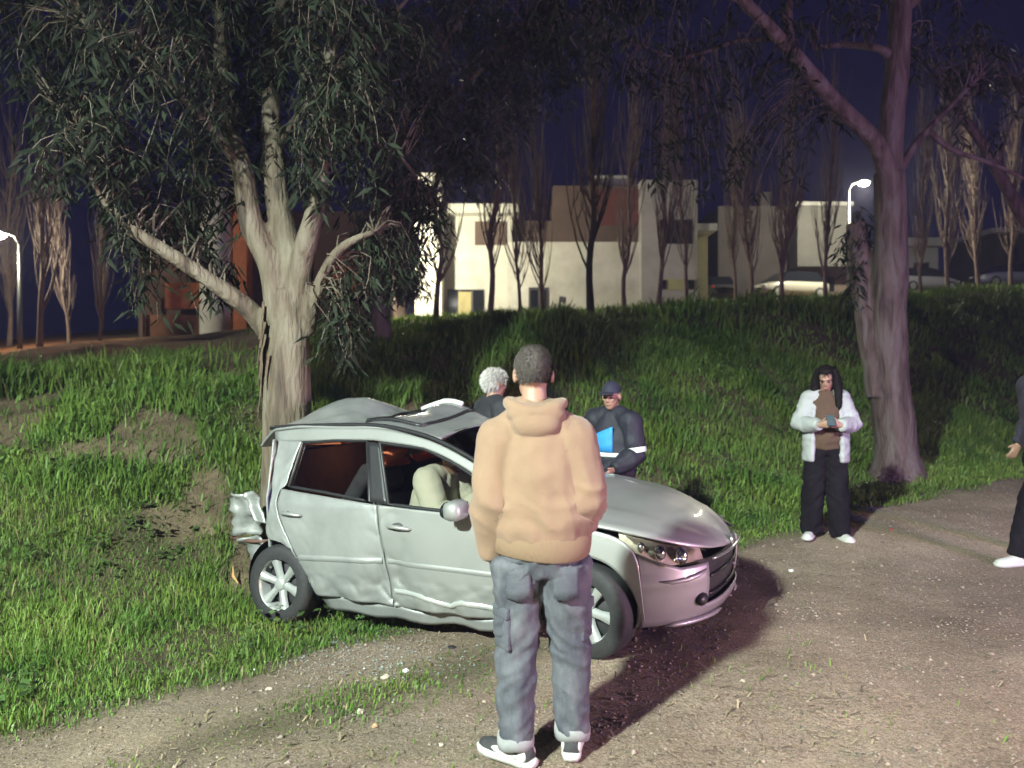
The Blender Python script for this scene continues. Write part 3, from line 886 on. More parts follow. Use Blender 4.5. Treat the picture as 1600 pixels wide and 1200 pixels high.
gl3 = tz(at(1440, 470, H3Y).x, H3Y) - .8
hb(h3, 'wall', 1400, 1466, 384, 490, H3Y, H3Y + 7, PALE, gl3)
hb(h3, 'roof_slab', 1396, 1472, 371, 384, H3Y - .7, H3Y + 7.2, PALE)
hwin(h3, 'window', 1428, 1452, 410, 440, H3Y, PANE, 2)
h4 = empty('house', (at(1560, 470, 56).x, 56, at(1560, 476, 56).z)); tag(h4, 'far dim two storey house near the right edge', 'house')
gl4 = tz(at(1560, 470, 56).x, 56) - .8
hb(h4, 'wall', 1556, 1640, 364, 490, 56, 62, DARKG, gl4)
hb(h4, 'roof_slab', 1550, 1646, 356, 364, 55.4, 62.4, PALE)
hwin(h4, 'window', 1576, 1592, 385, 410, 56, PANE, 2)
# left: unfinished brick building with a white round column
LY = 26.0
h5 = empty('house', (at(320, 525, LY).x, LY, at(320, 540, LY).z)); tag(h5, 'half built orange brick house with a white column behind the gum tree', 'house')
gl5 = tz(at(320, 520, LY).x, LY) - .6
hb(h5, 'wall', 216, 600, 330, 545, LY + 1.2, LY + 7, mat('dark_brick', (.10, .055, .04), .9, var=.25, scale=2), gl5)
pc = at(339, 520, LY)
MB().lathe([(gl5 - h5.location.z, .56), (at(339, 400, LY).z - h5.location.z, .54), (at(339, 300, LY).z - h5.location.z, .54)], 28, 'z', (pc.x - h5.location.x, 0, 0)).build('column', WHITE, h5, True)
hb(h5, 'parapet', 258, 314, 442, 482, LY + .4, LY + .8, BRICK)
hb(h5, 'brick_pier', 364, 385, 300, 545, LY - .3, LY + .3, BRICK, gl5)
hb(h5, 'brick_pier', 520, 560, 395, 545, LY + .6, LY + 1.15, BRICK, gl5)
hb(h5, 'post', 218, 223, 455, 545, LY + .2, LY + .35, BROWN, gl5)
hb(h5, 'step', 224, 312, 492, 545, LY + .5, LY + 1.1, mat('shaded_brick', (.20, .09, .05), .9, var=.2, scale=3), gl5)  # darker copy of the brick, shade put into its colour

# ================================================================== PARKED CARS
TYRE = mat('tyre_rubber', (.018, .018, .019), .75, var=.3, scale=30)
ALLOY = mat('alloy', (.50, .51, .50), .35, metal=.55)
DARKGL = mat('dark_car_glass', (.012, .014, .018), .06, spec=.7)
def parked_car(name, label, loc, rz, paint, cat='car', group='cars parked on the terrace'):
    root = empty(name, loc, rz); tag(root, label, cat, group)
    # body: stations along x (front = +x): half width, sill, shoulder
    stx = [(-2.05, .62, .42, .70), (-1.95, .78, .30, .88), (-1.5, .85, .24, .93), (-.5, .86, .22, .92), (.6, .86, .22, .91), (1.2, .85, .24, .86), (1.75, .80, .26, .74), (2.0, .66, .30, .62), (2.08, .5, .38, .55)]
    V, F = [], []
    for (x, w, z0, z1) in stx:
        V += [(x, -w*.9, z0), (x, -w, (z0+z1)/2), (x, -w*.97, z1-.06), (x, -w*.86, z1), (x, 0, z1 + .03), (x, w*.86, z1), (x, w*.97, z1-.06), (x, w, (z0+z1)/2), (x, w*.9, z0)]
    n = 9
    for i in range(len(stx) - 1):
        for k in range(n - 1): F.append((i*n+k, i*n+k+1, (i+1)*n+k+1, (i+1)*n+k))
        F.append((i*n+n-1, i*n, (i+1)*n, (i+1)*n+n-1))
    F += [tuple(range(n)), tuple(reversed(range((len(stx)-1)*n, len(stx)*n)))]
    pyobj('body', V, F, paint, root, True)
    cab = [(-1.85, .70, .90), (-1.35, .60, 1.40), (-.2, .59, 1.46), (.45, .58, 1.38), (1.25, .70, .88)]
    V, F = [], []
    for (x, w, z) in cab: V += [(x, -w, z), (x, w, z)]
    base = [(-1.85, .76, .88), (-1.35, .79, .90), (-.2, .79, .90), (.45, .79, .89), (1.25, .76, .86)]
    for (x, w, z) in base: V += [(x, -w, z), (x, w, z)]
    pyobj('roof', V, [(2, 4, 5, 3), (4, 6, 7, 5)], paint, root)
    pyobj('windscreen', V, [(6, 8, 9, 7)], DARKGL, root); pyobj('rear_window', V, [(0, 2, 3, 1)], DARKGL, root)
    for s in (0, 1):
        pyobj('side_window', V, [(0+s, 10+s, 12+s, 2+s), (2+s, 12+s, 14+s, 4+s), (4+s, 14+s, 16+s, 6+s), (6+s, 16+s, 18+s, 8+s)], DARKGL, root)
        sg = -1 if s == 0 else 1
        for x in (-1.3, 1.3):
            w = MB().lathe([(sg*.66, .0), (sg*.66, .29), (sg*.68, .315), (sg*.84, .315), (sg*.865, .28), (sg*.865, .2)], 20, 'y', (x, 0, .315)).build('wheel', TYRE, root, True)
            MB().lathe([(sg*.862, .21), (sg*.87, .19), (sg*.85, .05), (sg*.86, 0)], 16, 'y', (x, 0, .315)).build('rim', ALLOY, w, True)
        MB().ell((1.93, sg*.56, .63), (.13, .15, .07), 10, 6).build('headlight', mat('lamp_glass', (.7, .7, .66), .1, spec=.8), root, True)
        MB().ell((-1.96, sg*.62, .76), (.08, .12, .08), 10, 6).build('tail_light', mat('tail_red', (.35, .02, .02), .2), root, True)
    MB().box((2.0, -.25, .36), (2.09, .25, .46), .01).build('grille', FRAME, root)
    return root
def put_car(u, v, Y, rz, col, label):
    p = at(u, v, Y)
    c = parked_car('parked_car', label, (p.x, Y, tz(p.x, Y) - .02), rz, mat('paint_%d' % u, col, .35, coat=.5))
    c.scale = (.9, .9, .9)
    return c
put_car(1232, 478, 36, math.radians(200), (.48, .46, .40), 'pale cream parked car lit by the street lamp')
put_car(1442, 472, 42, math.radians(10), (.30, .30, .34), 'grey parked car right beside the forked gum trunk')
put_car(1572, 468, 44, math.radians(185), (.20, .21, .30), 'dark parked car with glints at the right edge')
put_car(1112, 484, 40, math.radians(95), (.05, .05, .055), 'black parked car in the gap right of the concrete tower')
# ================================================================== THE CRASHED CAR
SILVER = mat('silver_paint', (.29, .295, .285), .46, metal=.45, coat=.6, var=.05, scale=3., bump=.02, bscale=9)
SILVER_DENT = mat('dented_silver_paint', (.27, .275, .27), .48, metal=.42, coat=.3, var=.14, scale=4., bump=.015, bscale=10)
BLACKP = mat('black_trim', (.016, .016, .018), .45, var=.2, scale=20)
UNDER = mat('underbody', (.010, .010, .011), .9)
CARGL = glass_mat('side_glass', (.70, .70, .68), .02, .10)
SCREEN = glass_mat('windscreen_glass', (.30, .33, .33), .03, .25)
CHROME = mat('chrome_trim', (.72, .73, .72), .16, metal=.9)
SEATM = mat('seat_fabric', (.030, .028, .032), .9, var=.3, scale=12)
SEATO = mat('seat_orange_glow', (.50, .13, .055), .8, var=.15, scale=10)  # orange glow of the cabin put into the fabric colour
PLAST = mat('interior_plastic', (.045, .042, .045), .6)
HEADGL = glass_mat('headlamp_glass', (.86, .86, .84), .02, .2)
REFLECT = mat('headlamp_reflector', (.72, .64, .50), .45, metal=.25, bump=.25, bscale=18)

CS = 0.9336
C_R, C_F = at(435, 915, 5.7), at(913, 958, 4.6)
cex = (C_F - C_R).normalized(); cey = Vector((0, 0, 1)).cross(cex).normalized(); cez = cex.cross(cey)
C_O = C_R + cey * .86 * CS - cez * .31 * CS
car = empty('crashed_car'); tag(car, 'silver hatchback with crushed rear against the gum tree', 'car')
car.matrix_world = Matrix.Translation(C_O) @ Matrix((cex, cey, cez)).transposed().to_4x4() @ Matrix.Scale(CS, 4)

def W(x, z):
    """half width of the body at length x and height z"""
    w = .862
    if z < .55: w -= .055 * ((.55 - z) / .35) ** 2
    elif z < .95: w -= .022 * ((z - .55) / .4) ** 2
    else: w -= .022 + .42 * (z - .95)
    if x > 2.2: w -= .05 * ((x - 2.2) / .8) ** 2
    if x < .2: w -= .05 * (.2 - x)
    return w

def patch(name, A, B, sg, mat_, nu=18, nv=10, off=0.0, parent=None, dent=None, sm=True, thick=.012, rounded=True):
    """sheet between two (x, z) polylines on the flank of side sg"""
    a = smooth_poly(A, nu) if rounded else resample(A, nu); b = smooth_poly(B, nu) if rounded else resample(B, nu)
    V, F = [], []
    for j in range(nv):
        k = j / (nv - 1)
        for i in range(nu):
            x, z = a[i] * (1 - k) + b[i] * k
            y = W(x, z) + off
            if dent: x, y, z = dent(x, y, z)
            V.append((x, sg * y, z))
    for j in range(nv - 1):
        for i in range(nu - 1):
            q = (j*nu+i, j*nu+i+1, (j+1)*nu+i+1, (j+1)*nu+i); F.append(q if sg < 0 else q[::-1])
    o = pyobj(name, V, F, mat_, parent or car, sm)
    if thick:
        s = o.modifiers.new('thick', 'SOLIDIFY'); s.thickness = thick; s.offset = -1
    return o

def crumple(amp, f, seed):
    def d(x, y, z): return x, y - amp * abs(fbm((x * f + seed, z * f, seed))) , z
    return d
def near_dent(x, y, z):
    # blow where the two doors meet, low on the side
    g = math.exp(-((x - 1.08) / .16) ** 2) * (.3 + .7 * math.exp(-((z - .38) / .22) ** 2))
    y -= .05 * g
    if z < .42: y += .018 * math.sin(x * 19) * (.42 - z) / .2 - .012 * fbm((x * 7, z * 9, 2))
    y += .0025 * fbm((x * 3.1, z * 3.7, 5.0), 2)
    fold = 1 - abs(fbm((x * 4.6 + z * 2.0, z * 3.0 - x, 3.3), 2))            # sharp creases
    rear = math.exp(-((x - .15) / .35) ** 2); low = 1 / (1 + math.exp((z - .42) / .05))
    y -= (.004 * rear + .030 * g + .008 * low) * fold ** 8
    return x, y, z
flat = lambda x, y, z: (x, y, z)

for sg in (-1, 1):
    dn = near_dent if sg < 0 else flat
    rear_edge = [(.37, .26), (.25, .50), (.07, .78), (.0, .95), (.015, 1.065)]
    seam = [(1.06, .215), (1.04, .54), (1.0, .80), (.985, .962)]
    # doors
    rd = patch('rear_door', rear_edge, seam, sg, SILVER_DENT if sg < 0 else SILVER, 46, 46, dent=dn)
    seam2 = [(x + .012, z) for x, z in seam]
    fedge = [(2.0, .195), (2.035, .45), (2.03, .75), (1.99, .90)]
    fd = patch('front_door', seam2, fedge, sg, SILVER, 46, 46, off=.006, dent=dn)
    # door handles
    for (dd, x, z) in ((rd, .17, .885), (fd, 1.20, .815)):
        y = sg * (W(x, z) + .018)
        MB().tube([(x-.115, sg*W(x, z), z+.004), (x-.09, y*1.012, z+.006), (x, y*1.022, z), (x+.09, y*1.012, z-.01), (x+.115, sg*W(x, z), z-.014)], [.012, .019, .022, .019, .012], 8, flat=.75).build('handle', SILVER, dd, True)
        MB().ell((x, sg*(W(x, z) + .004), z-.006), (.085, .008, .036), 16, 8).build('handle_recess', PLAST, dd, True)
    # rub strips and lower trims
    def strip(par, pts, h, m, proud):
        P = resample(pts, 16); V, F = [], []
        for x, z in P:
            for (dz, pr) in ((-h, 0), (-h*.6, proud), (h*.6, proud), (h, 0)):
                xx, yy, zz = dn(x, W(x, z + dz) + pr + .008, z + dz); V.append((xx, sg * yy, zz))
        for i in range(15):
            for k in range(3): F.append((i*4+k, i*4+k+1, i*4+k+5, i*4+k+4))
        return pyobj('moulding', V, F, m, par, True)
    strip(rd, [(.24, .545), (.6, .553), (1.02, .555)], .026, SILVER_DENT, .014)
    strip(fd, [(1.07, .553), (1.5, .54), (2.02, .515)], .026, SILVER, .016)
    trim = mat('bent_bright_trim', (.66, .68, .66), .24, metal=.6, bump=.1, bscale=12)
    def bent(p): 
        return [(x, z + .018 * math.sin(x * 11 + 1) * (1 if sg < 0 else 0)) for x, z in p]
    strip(fd, bent([(1.10, .325), (1.3, .32), (1.5, .30), (1.58, .27), (1.68, .295), (2.0, .28)]), .024, trim, .02)
    # sill
    patch('sill', [(.37, .255), (1.05, .21), (1.4, .19), (2.03, .19)], [(.42, .13), (1.05, .10), (1.4, .10), (2.06, .10)], sg, SILVER_DENT if sg < 0 else SILVER, 24, 5, off=-.02,
          dent=(lambda x, y, z: (x, y - .03 * abs(math.sin(x * 5.3)) , z + .012 * math.sin(x * 13))) if sg < 0 else None)
    # windows
    rw_top = [(.115, 1.423), (.45, 1.436), (.775, 1.425)]; rw_bot = [(.075, 1.085), (.45, 1.045), (.91, .985)]
    fw_top = [(.90, 1.41), (1.33, 1.36), (1.647, 1.235), (1.775, 1.168), (1.90, 1.075)]; fw_bot = [(1.085, .97), (1.35, .95), (1.6, .932), (1.75, .92), (1.88, .91)]
    patch('rear_side_window', rw_top, rw_bot, sg, CARGL, 16, 8, off=-.018, thick=0, rounded=False)
    patch('front_side_window', fw_top, fw_bot, sg, CARGL, 18, 8, off=-.018, thick=0, rounded=False)
    # black seals round the windows
    for (tp, bt) in ((rw_top, rw_bot), (fw_top, fw_bot)):
        loop = list(resample(tp, 14)) + list(resample(bt, 14))[::-1]; loop.append(loop[0])
        P = [(x, sg * (W(x, z) - .006), z) for x, z in loop]
        MB().tube(P, .013, 6, cap=False).build('window_seal', BLACKP, car, True)
    # black centre pillar, its seam to the front door
    patch('centre_pillar', [(.785, 1.42), (.905, .985)], [(.895, 1.408), (1.08, .968)], sg, BLACKP, 12, 6, off=-.002, rounded=False)
    # belt trims, roof frame
    patch('window_frame', [(-.19, 1.445), (.10, 1.437), (.775, 1.438), (.90, 1.423), (1.335, 1.373), (1.65, 1.249), (1.79, 1.178), (1.98, 1.05)],
          [(-.24, 1.532), (.06, 1.54), (.70, 1.53), (.943, 1.515), (1.403, 1.417), (1.77, 1.258), (1.90, 1.19), (2.16, 1.06)], sg, SILVER, 40, 6, off=.004)
    MB().tube([(x, sg * (W(x, z) - .012), z + .012) for x, z in smooth_poly([(-.30, 1.535), (.06, 1.547), (.70, 1.537), (.943, 1.522), (1.403, 1.424), (1.77, 1.265), (2.16, 1.067)], 26)], .018, 6).build('roof_rail', BLACKP, car, True)
    # rear quarter with the wheel arch
    front_l = [(.115, 1.432), (.065, 1.25), (.058, 1.09), (-.012, 1.06), (-.012, .95), (.055, .785), (.235, .50), (.35, .27)]
    if sg < 0:
        back_l = [(-.20, 1.45), (-.15, 1.30), (-.11, 1.12), (-.06, .94), (-.13, .80), (-.10, .665), (.03, .665), (.17, .60), (.27, .47), (.335, .30)]
        qd = crumple(.022, 4, 3)
    else:
        back_l = [(-.45, 1.42), (-.48, 1.2), (-.5, 1.0), (-.42, .8), (-.33, .6), (-.2, .66), (.03, .675), (.17, .60), (.27, .47), (.335, .30)]
        qd = crumple(.10, 4, 9)
    patch('rear_quarter', front_l, back_l, sg, SILVER_DENT, 60, 16, dent=qd)
    # front wing round its wheel arch
    outer = [(2.045, .20), (2.05, .60), (2.04, .90), (2.10, .955), (2.3, .925), (2.66, .845), (2.86, .80), (2.97, .70), (2.985, .5), (2.985, .26)]
    arch = [(2.24, .20), (2.25, .34), (2.31, .50), (2.42, .62), (2.55, .672), (2.68, .672), (2.82, .61), (2.92, .48), (2.96, .36), (2.965, .25)]
    patch('front_wing', outer, arch, sg, SILVER, 44, 10, off=.004)
    # arch liners
    for cx in (-.02, 2.608):
        V, F = [], []
        for i in range(17):
            a = math.pi * (-.08 + 1.16 * i / 16)
            for y in (.80, .45): V.append((cx + .365 * math.cos(a), sg * y, .31 + .365 * math.sin(a)))
        for i in range(16): F.append((2*i, 2*i+1, 2*i+3, 2*i+2))
        pyobj('arch_liner', V, F, UNDER, car, True)
    # door mirror
    mx, mz = 1.735, .965
    mo = MB().box((mx - .05, min(sg*.865, sg*1.06), mz - .068), (mx + .085, max(sg*.865, sg*1.06), mz + .068), .045).build('door_mirror', SILVER, car, True)
    MB().tube([(mx + .06, sg * .83, mz - .04), (mx + .03, sg * .93, mz - .03)], .025, 8).build('mirror_arm', BLACKP, mo, True)
    MB().ell((mx - .052, sg * .97, mz), (.012, .095, .058), 14, 8).build('mirror_glass', DARKGL, mo, True)

# ---------------- front end
def nose(phi, z):
    """plan outline of the bumper; phi 0 = nose, pi/2 = side"""
    n = 2.5
    bulge = -.05 * ((z - .52) / .25) ** 2
    a = .865 + bulge
    c, s = max(math.cos(phi), 0) ** (2 / n), abs(math.sin(phi)) ** (2 / n)
    return 2.60 + (a - .06) * c, math.copysign((.862 + bulge * .4) * s, math.sin(phi))
def top_z(phi):
    p = abs(phi)
    return float(np.interp(p, [0, .25, .45, .8, 1.05, 1.20], [.60, .595, .585, .585, .65, .70]))
nu, nv = 61, 16
V, F = [], []
for j in range(nv):
    for i in range(nu):
        phi = -1.20 + 2.40 * i / (nu - 1)
        zb = .185 + .03 * math.cos(phi)
        z = zb + (top_z(phi) - zb) * j / (nv - 1)
        x, y = nose(phi, z)
        y += math.copysign(.012, y) * math.exp(-((z - .5) / .03) ** 2) * (abs(phi) > .5)
        if j == 0: x -= .06; y *= .95
        V.append((x, y, z))
for j in range(nv - 1):
    for i in range(nu - 1):
        cphi = abs(-1.20 + 2.40 * (i + .5) / (nu - 1)); k = (j + .5) / nv
        if cphi < .46 and .22 < k < .93: continue                     # mouth of the grille
        F.append((j*nu+i, j*nu+i+1, (j+1)*nu+i+1, (j+1)*nu+i))
fb = pyobj('front_bumper', V, F, SILVER, car, True)
sm_ = fb.modifiers.new('thick', 'SOLIDIFY'); sm_.thickness = .014; sm_.offset = -1
# grille mouth
V, F = [], []
for j in range(6):
    for i in range(15):
        phi = -.52 + 1.04 * i / 14; z = .25 + .345 * j / 5; x, y = nose(phi, z); V.append((x - .05, y, z))
for j in range(5):
    for i in range(14): F.append((j*15+i, j*15+i+1, (j+1)*15+i+1, (j+1)*15+i))
pyobj('grille', V, F, BLACKP, fb, True)
for z in (.36, .48):
    MB().tube([(nose(p, z)[0] - .035, nose(p, z)[1], z) for p in np.linspace(-.40, .40, 13)], .010, 6).build('grille_bar', BLACKP, fb, True)
MB().tube([(nose(p, .59)[0] + .002, nose(p, .59)[1], .598) for p in np.linspace(-.42, .42, 15)], .010, 6).build('grille_trim', CHROME, fb, True)
MB().ell((3.395, 0, .64), (.012, .045, .045), 14, 8).build('badge', CHROME, fb, True)
for sg in (-1, 1):
    P = [(nose(sg*p, z)[0] + .006, nose(sg*p, z)[1] + sg*.006, z) for p, z in ((1.02, .515), (.9, .505), (.75, .51), (.62, .525), (.52, .545))]
    MB().tube(P, [.004, .014, .018, .016, .006], 8).build('bumper_strip', SILVER, fb, True)
    x, y = nose(sg * .55, .36); MB().ell((x - .01, y, .36), (.04, .07, .045), 12, 8).build('fog_lamp', BLACKP, fb, True)
    MB().tube([(nose(sg*p, .235)[0] + .01, nose(sg*p, .235)[1], .225) for p in np.linspace(.2, .95, 9)], [.006] + [.016]*7 + [.006], 8).build('lower_lip', SILVER, fb, True)
# bonnet, slightly buckled
edge = smooth_poly([(2.07, .80, .965), (2.3, .822, .935), (2.66, .80, .858), (2.88, .745, .812), (3.08, .645, .745), (3.24, .47, .675), (3.34, .24, .625), (3.37, 0, .615)], 30)
V, F = [], []; nv = 21
for i, (x, y, z) in enumerate(edge):
    for j in range(nv):
        k = -1 + 2 * j / (nv - 1)
        yy = y * k; crown = (.105 - .02 * (x - 2.07)) * (1 - k * k) * min(1, y / .6)
        xx = x + (.16 * (1 - k*k) if x < 2.3 else .16 * (1 - k*k) * max(0, (2.7 - x) / .4) )
        xx += (.02 * (1 - k * k)) if x > 3.1 else 0
        buck = .018 * fbm((xx * 2.2, yy * 2.2, 4.)) + .035 * math.exp(-((xx - 2.75) / .3) ** 2) * math.exp(-((yy - .3) / .35) ** 2)
        crease = .018 * math.exp(-((abs(k) - .72) / .06) ** 2) * min(1, y / .6)
        V.append((xx, yy, z + crown + buck * (1 - abs(k) ** 6) + crease))
for i in range(len(edge) - 1):
    for j in range(nv - 1): F.append((i*nv+j, (i+1)*nv+j, (i+1)*nv+j+1, i*nv+j+1))
bon = pyobj('bonnet', V, F, SILVER, car, True)
s_ = bon.modifiers.new('thick', 'SOLIDIFY'); s_.thickness = .016; s_.offset = 0
# headlamps
for sg in (-1, 1):
    up = resample([(2.86, .765, .815), (3.02, .69, .768), (3.16, .575, .712), (3.29, .40, .65)], 14)
    lo = resample([(2.89, .835, .775), (3.00, .815, .675), (3.14, .745, .60), (3.33, .47, .592)], 14)
    V, F, V2 = [], [], []
    for i in range(14):
        for j in range(6):
            k = j / 5; p = up[i] * (1 - k) + lo[i] * k
            out = .045 * math.sin(math.pi * k)
            V.append((p[0] + out * .8, sg * (p[1] + out * .7), p[2] + out * .2)); V2.append((p[0] - .04, sg * (p[1] - .045), p[2] - .005))
    for i in range(13):
        for j in range(5): F.append((i*6+j, i*6+j+1, (i+1)*6+j+1, (i+1)*6+j))
    hl = pyobj('headlight', V, F, HEADGL, car, True)
    pyobj('reflector', V2, F, REFLECT, hl, True)
    for (x, y, z, r) in ((3.19, .59, .645, .055), (3.08, .69, .675, .052), (2.98, .755, .72, .036)):
        MB().ell((x - .005, sg * (y - .01), z), (r * .8, r * .8, r), 14, 9).build('bulb_bowl', CHROME, hl, True)
# wipers and scuttle
MB().box((2.10, -.70, .96), (2.26, .70, .985), .01).build('scuttle', BLACKP, car)
for y0, y1 in ((-.55, .05), (.05, .6)):
    MB().tube([(2.20, y0, 1.02), (2.12, (y0+y1)/2, 1.07), (2.05, y1, 1.11)], .010, 6).build('wiper', BLACKP, car, True)
# windscreen
scr_b = [(2.14, -.68, 1.03), (2.26, -.35, 1.04), (2.30, 0, 1.045), (2.26, .35, 1.04), (2.14, .68, 1.03)]
scr_t = [(1.36, -.60, 1.43), (1.40, -.3, 1.475), (1.41, 0, 1.485), (1.40, .3, 1.475), (1.36, .60, 1.43)]
a, b = resample(scr_b, 18), resample(scr_t, 18); V, F = [], []
for j in range(10):
    k = j / 9
    for i in range(18):
        p = a[i]*(1-k) + b[i]*k; V.append((p[0], p[1], p[2] + .035 * math.sin(math.pi * k)))
for j in range(9):
    for i in range(17): F.append((j*18+i, j*18+i+1, (j+1)*18+i+1, (j+1)*18+i))
pyobj('windscreen', V, F, SCREEN, car, True)
# roof, buckled up over the rear, with the sunroof opening
def roof_z(x, y):
    rail = float(np.interp(x, [-.6, -.24, .06, .7, .943, 1.403], [1.44, 1.532, 1.545, 1.535, 1.52, 1.428]))
    z = rail + .055 * (1 - (y / .62) ** 2)
    z += .17 * math.exp(-((x - .08) / .38) ** 2 - ((y - .12) / .42) ** 2)
    z += .10 * math.exp(-((x - .95) / .35) ** 2 - ((y - .38) / .22) ** 2)
    z -= .04 * math.exp(-((x - .55) / .12) ** 2) * (1 - (y / .62) ** 2)
    z += .03 * (1 - (y / .62) ** 2) * fbm((x * 3.2, y * 3.2, 1.5)) * (1 if x < .9 else .4)
    z -= .30 * max(0, -.28 - x) * 1.4 * math.exp(-((y + .05) / .5) ** 2)
    return z
nx2, ny2 = 52, 33; V, F = [], []
for i in range(nx2):
    x = -.62 + 2.04 * i / (nx2 - 1)
    for j in range(ny2):
        k = -1 + 2 * j / (ny2 - 1)
        wr = .60 - (.10 * max(0, -.2 - x) * 2)
        y = k * wr
        xx = x
        if x < -.2: xx = x + (.30 * math.exp(-((y + .08) / .33) ** 2)) * (-.2 - x) / .42 + .18 * max(0, -y) * (-.2 - x) / .42
        V.append((xx, y, roof_z(x, y)))
for i in range(nx2 - 1):
    for j in range(ny2 - 1):
        xm = -.62 + 2.04 * (i + .5) / (nx2 - 1); ym = (-1 + 2 * (j + .5) / (ny2 - 1)) * .6
        if .60 < xm < 1.14 and abs(ym) < .40: continue
        F.append((i*ny2+j, (i+1)*ny2+j, (i+1)*ny2+j+1, i*ny2+j+1))
rf = pyobj('roof', V, F, SILVER_DENT, car, True)
s_ = rf.modifiers.new('thick', 'SOLIDIFY'); s_.thickness = .02; s_.offset = -1
def rl(x0, y0, x1, y1, n, dz): return [(x0 + (x1-x0)*i/(n-1), y0 + (y1-y0)*i/(n-1), roof_z(x0 + (x1-x0)*i/(n-1), y0 + (y1-y0)*i/(n-1)) + dz) for i in range(n)]
fr = MB()
for q in ((.60, -.40, .60, .40), (.60, .40, 1.14, .40), (1.14, .40, 1.14, -.40), (1.14, -.40, .60, -.40)): fr.tube(rl(*q, 9, .004), .017, 6)
fr.build('sunroof_frame', BLACKP, rf, True)
V, F = [], []
for i in range(7):
    for j in range(9):
        x = .83 + .31 * i / 6; y = -.38 + .76 * j / 8; V.append((x, y, roof_z(x, y) + .012))
for i in range(6):
    for j in range(8): F.append((i*9+j, (i+1)*9+j, (i+1)*9+j+1, i*9+j+1))
pyobj('sunroof_panel', V, F, mat('sunroof_glass', (.16, .16, .165), .25, spec=.6), rf, True)
MB().tube(rl(.62, .385, 1.05, .385, 8, .028), .022, 6).build('sunroof_rail', mat('pale_rail', (.6, .62, .6), .4), rf, True)
MB().tube(rl(.60, -.39, .60, .38, 8, .02), .014, 6).build('wind_deflector', BLACKP, rf, True)
# crushed tail: folded sheet pressed round the trunk
V, F = [], []; nu, nv = 46, 26
for j in range(nv):
    z = .42 + 1.02 * j / (nv - 1)
    for i in range(nu):
        k = -1 + 2 * i / (nu - 1); y = k * .80 * (1 if z < 1 else 1 - .3 * (z - 1))
        x = -.14 - .30 * sstep(-1, .9, k) - .12 * (1 - k * k)
        x = max(x, -.36 + .22 * ((y + .08) / .26) ** 2 * -1 - .0) if abs(y + .08) < .3 else x
        cr = abs(fbm((y * 4.5, z * 4.5, 2.2))); x += .12 * (cr - .3) * (1 - k ** 8)
        V.append((float(x), y, z + .03 * fbm((y * 5, z * 3, 8.))))
for j in range(nv - 1):
    for i in range(nu - 1): F.append((j*nu+i, (j+1)*nu+i, (j+1)*nu+i+1, j*nu+i+1))
o = pyobj('crushed_tailgate', V, F, SILVER_DENT, car, True)
s_ = o.modifiers.new('thick', 'SOLIDIFY'); s_.thickness = .015; s_.offset = 0
# torn rear bumper standing out beside the trunk
def torn(name, outline_a, outline_b, y0, seed, m, amp=.05, n=14, k=9):
    a, b = resample(outline_a, n), resample(outline_b, n); V, F = [], []
    for j in range(k):
        t = j / (k - 1)
        for i in range(n):
            x, z = a[i]*(1-t) + b[i]*t
            x += .02 * fbm((x * 5, z * 5, seed + 3), 2); z += .02 * fbm((x * 5, z * 5, seed + 7), 2)
            V.append((x, y0 + amp * 2.2 * fbm((x * 4, z * 4, seed)) - .10 * math.sin(math.pi * t) * (1 - t) - .05 * (1 - abs(fbm((x * 4, z * 4, seed + 1), 2))) ** 5, z))
    for j in range(k - 1):
        for i in range(n - 1): F.append((j*n+i, j*n+i+1, (j+1)*n+i+1, (j+1)*n+i))
    o = pyobj(name, V, F, m, car, True)
    s = o.modifiers.new('thick', 'SOLIDIFY'); s.thickness = .012; s.offset = 0
    return o
tb_ = torn('torn_bumper', [(-.84, 1.0), (-.81, .8), (-.79, .61)], [(-.48, .97), (-.40, .82), (-.52, .64)], -.52, 2., SILVER)
tag(tb_, 'torn silver rear bumper corner')
torn('torn_flap', [(-.58, .985), (-.52, .95), (-.44, .80)], [(-.46, 1.02), (-.38, .86), (-.33, .74)], -.60, 6., SILVER, .04)
torn('bent_bracket', [(-.76, .60), (-.70, .50), (-.58, .36)], [(-.40, .63), (-.36, .52), (-.34, .40)], -.52, 5., SILVER_DENT, .05)
MB().tube([(-.82, -.56, .60), (-.55, -.60, .585), (-.3, -.62, .60)], .016, 6).build('broken_trim', mat('broken_trim', (.10, .05, .035), .8), car, True)
# hidden underbody, floor and bulkheads
MB().box((-.3, -.62, .16), (2.95, .55, .30)).build('floor_pan', UNDER, car)
MB().box((2.1, -.70, .30), (2.18, .70, .97)).build('bulkhead', UNDER, car)
MB().box((2.2, -.5, .30), (3.0, .42, .56)).build('engine', UNDER, car)
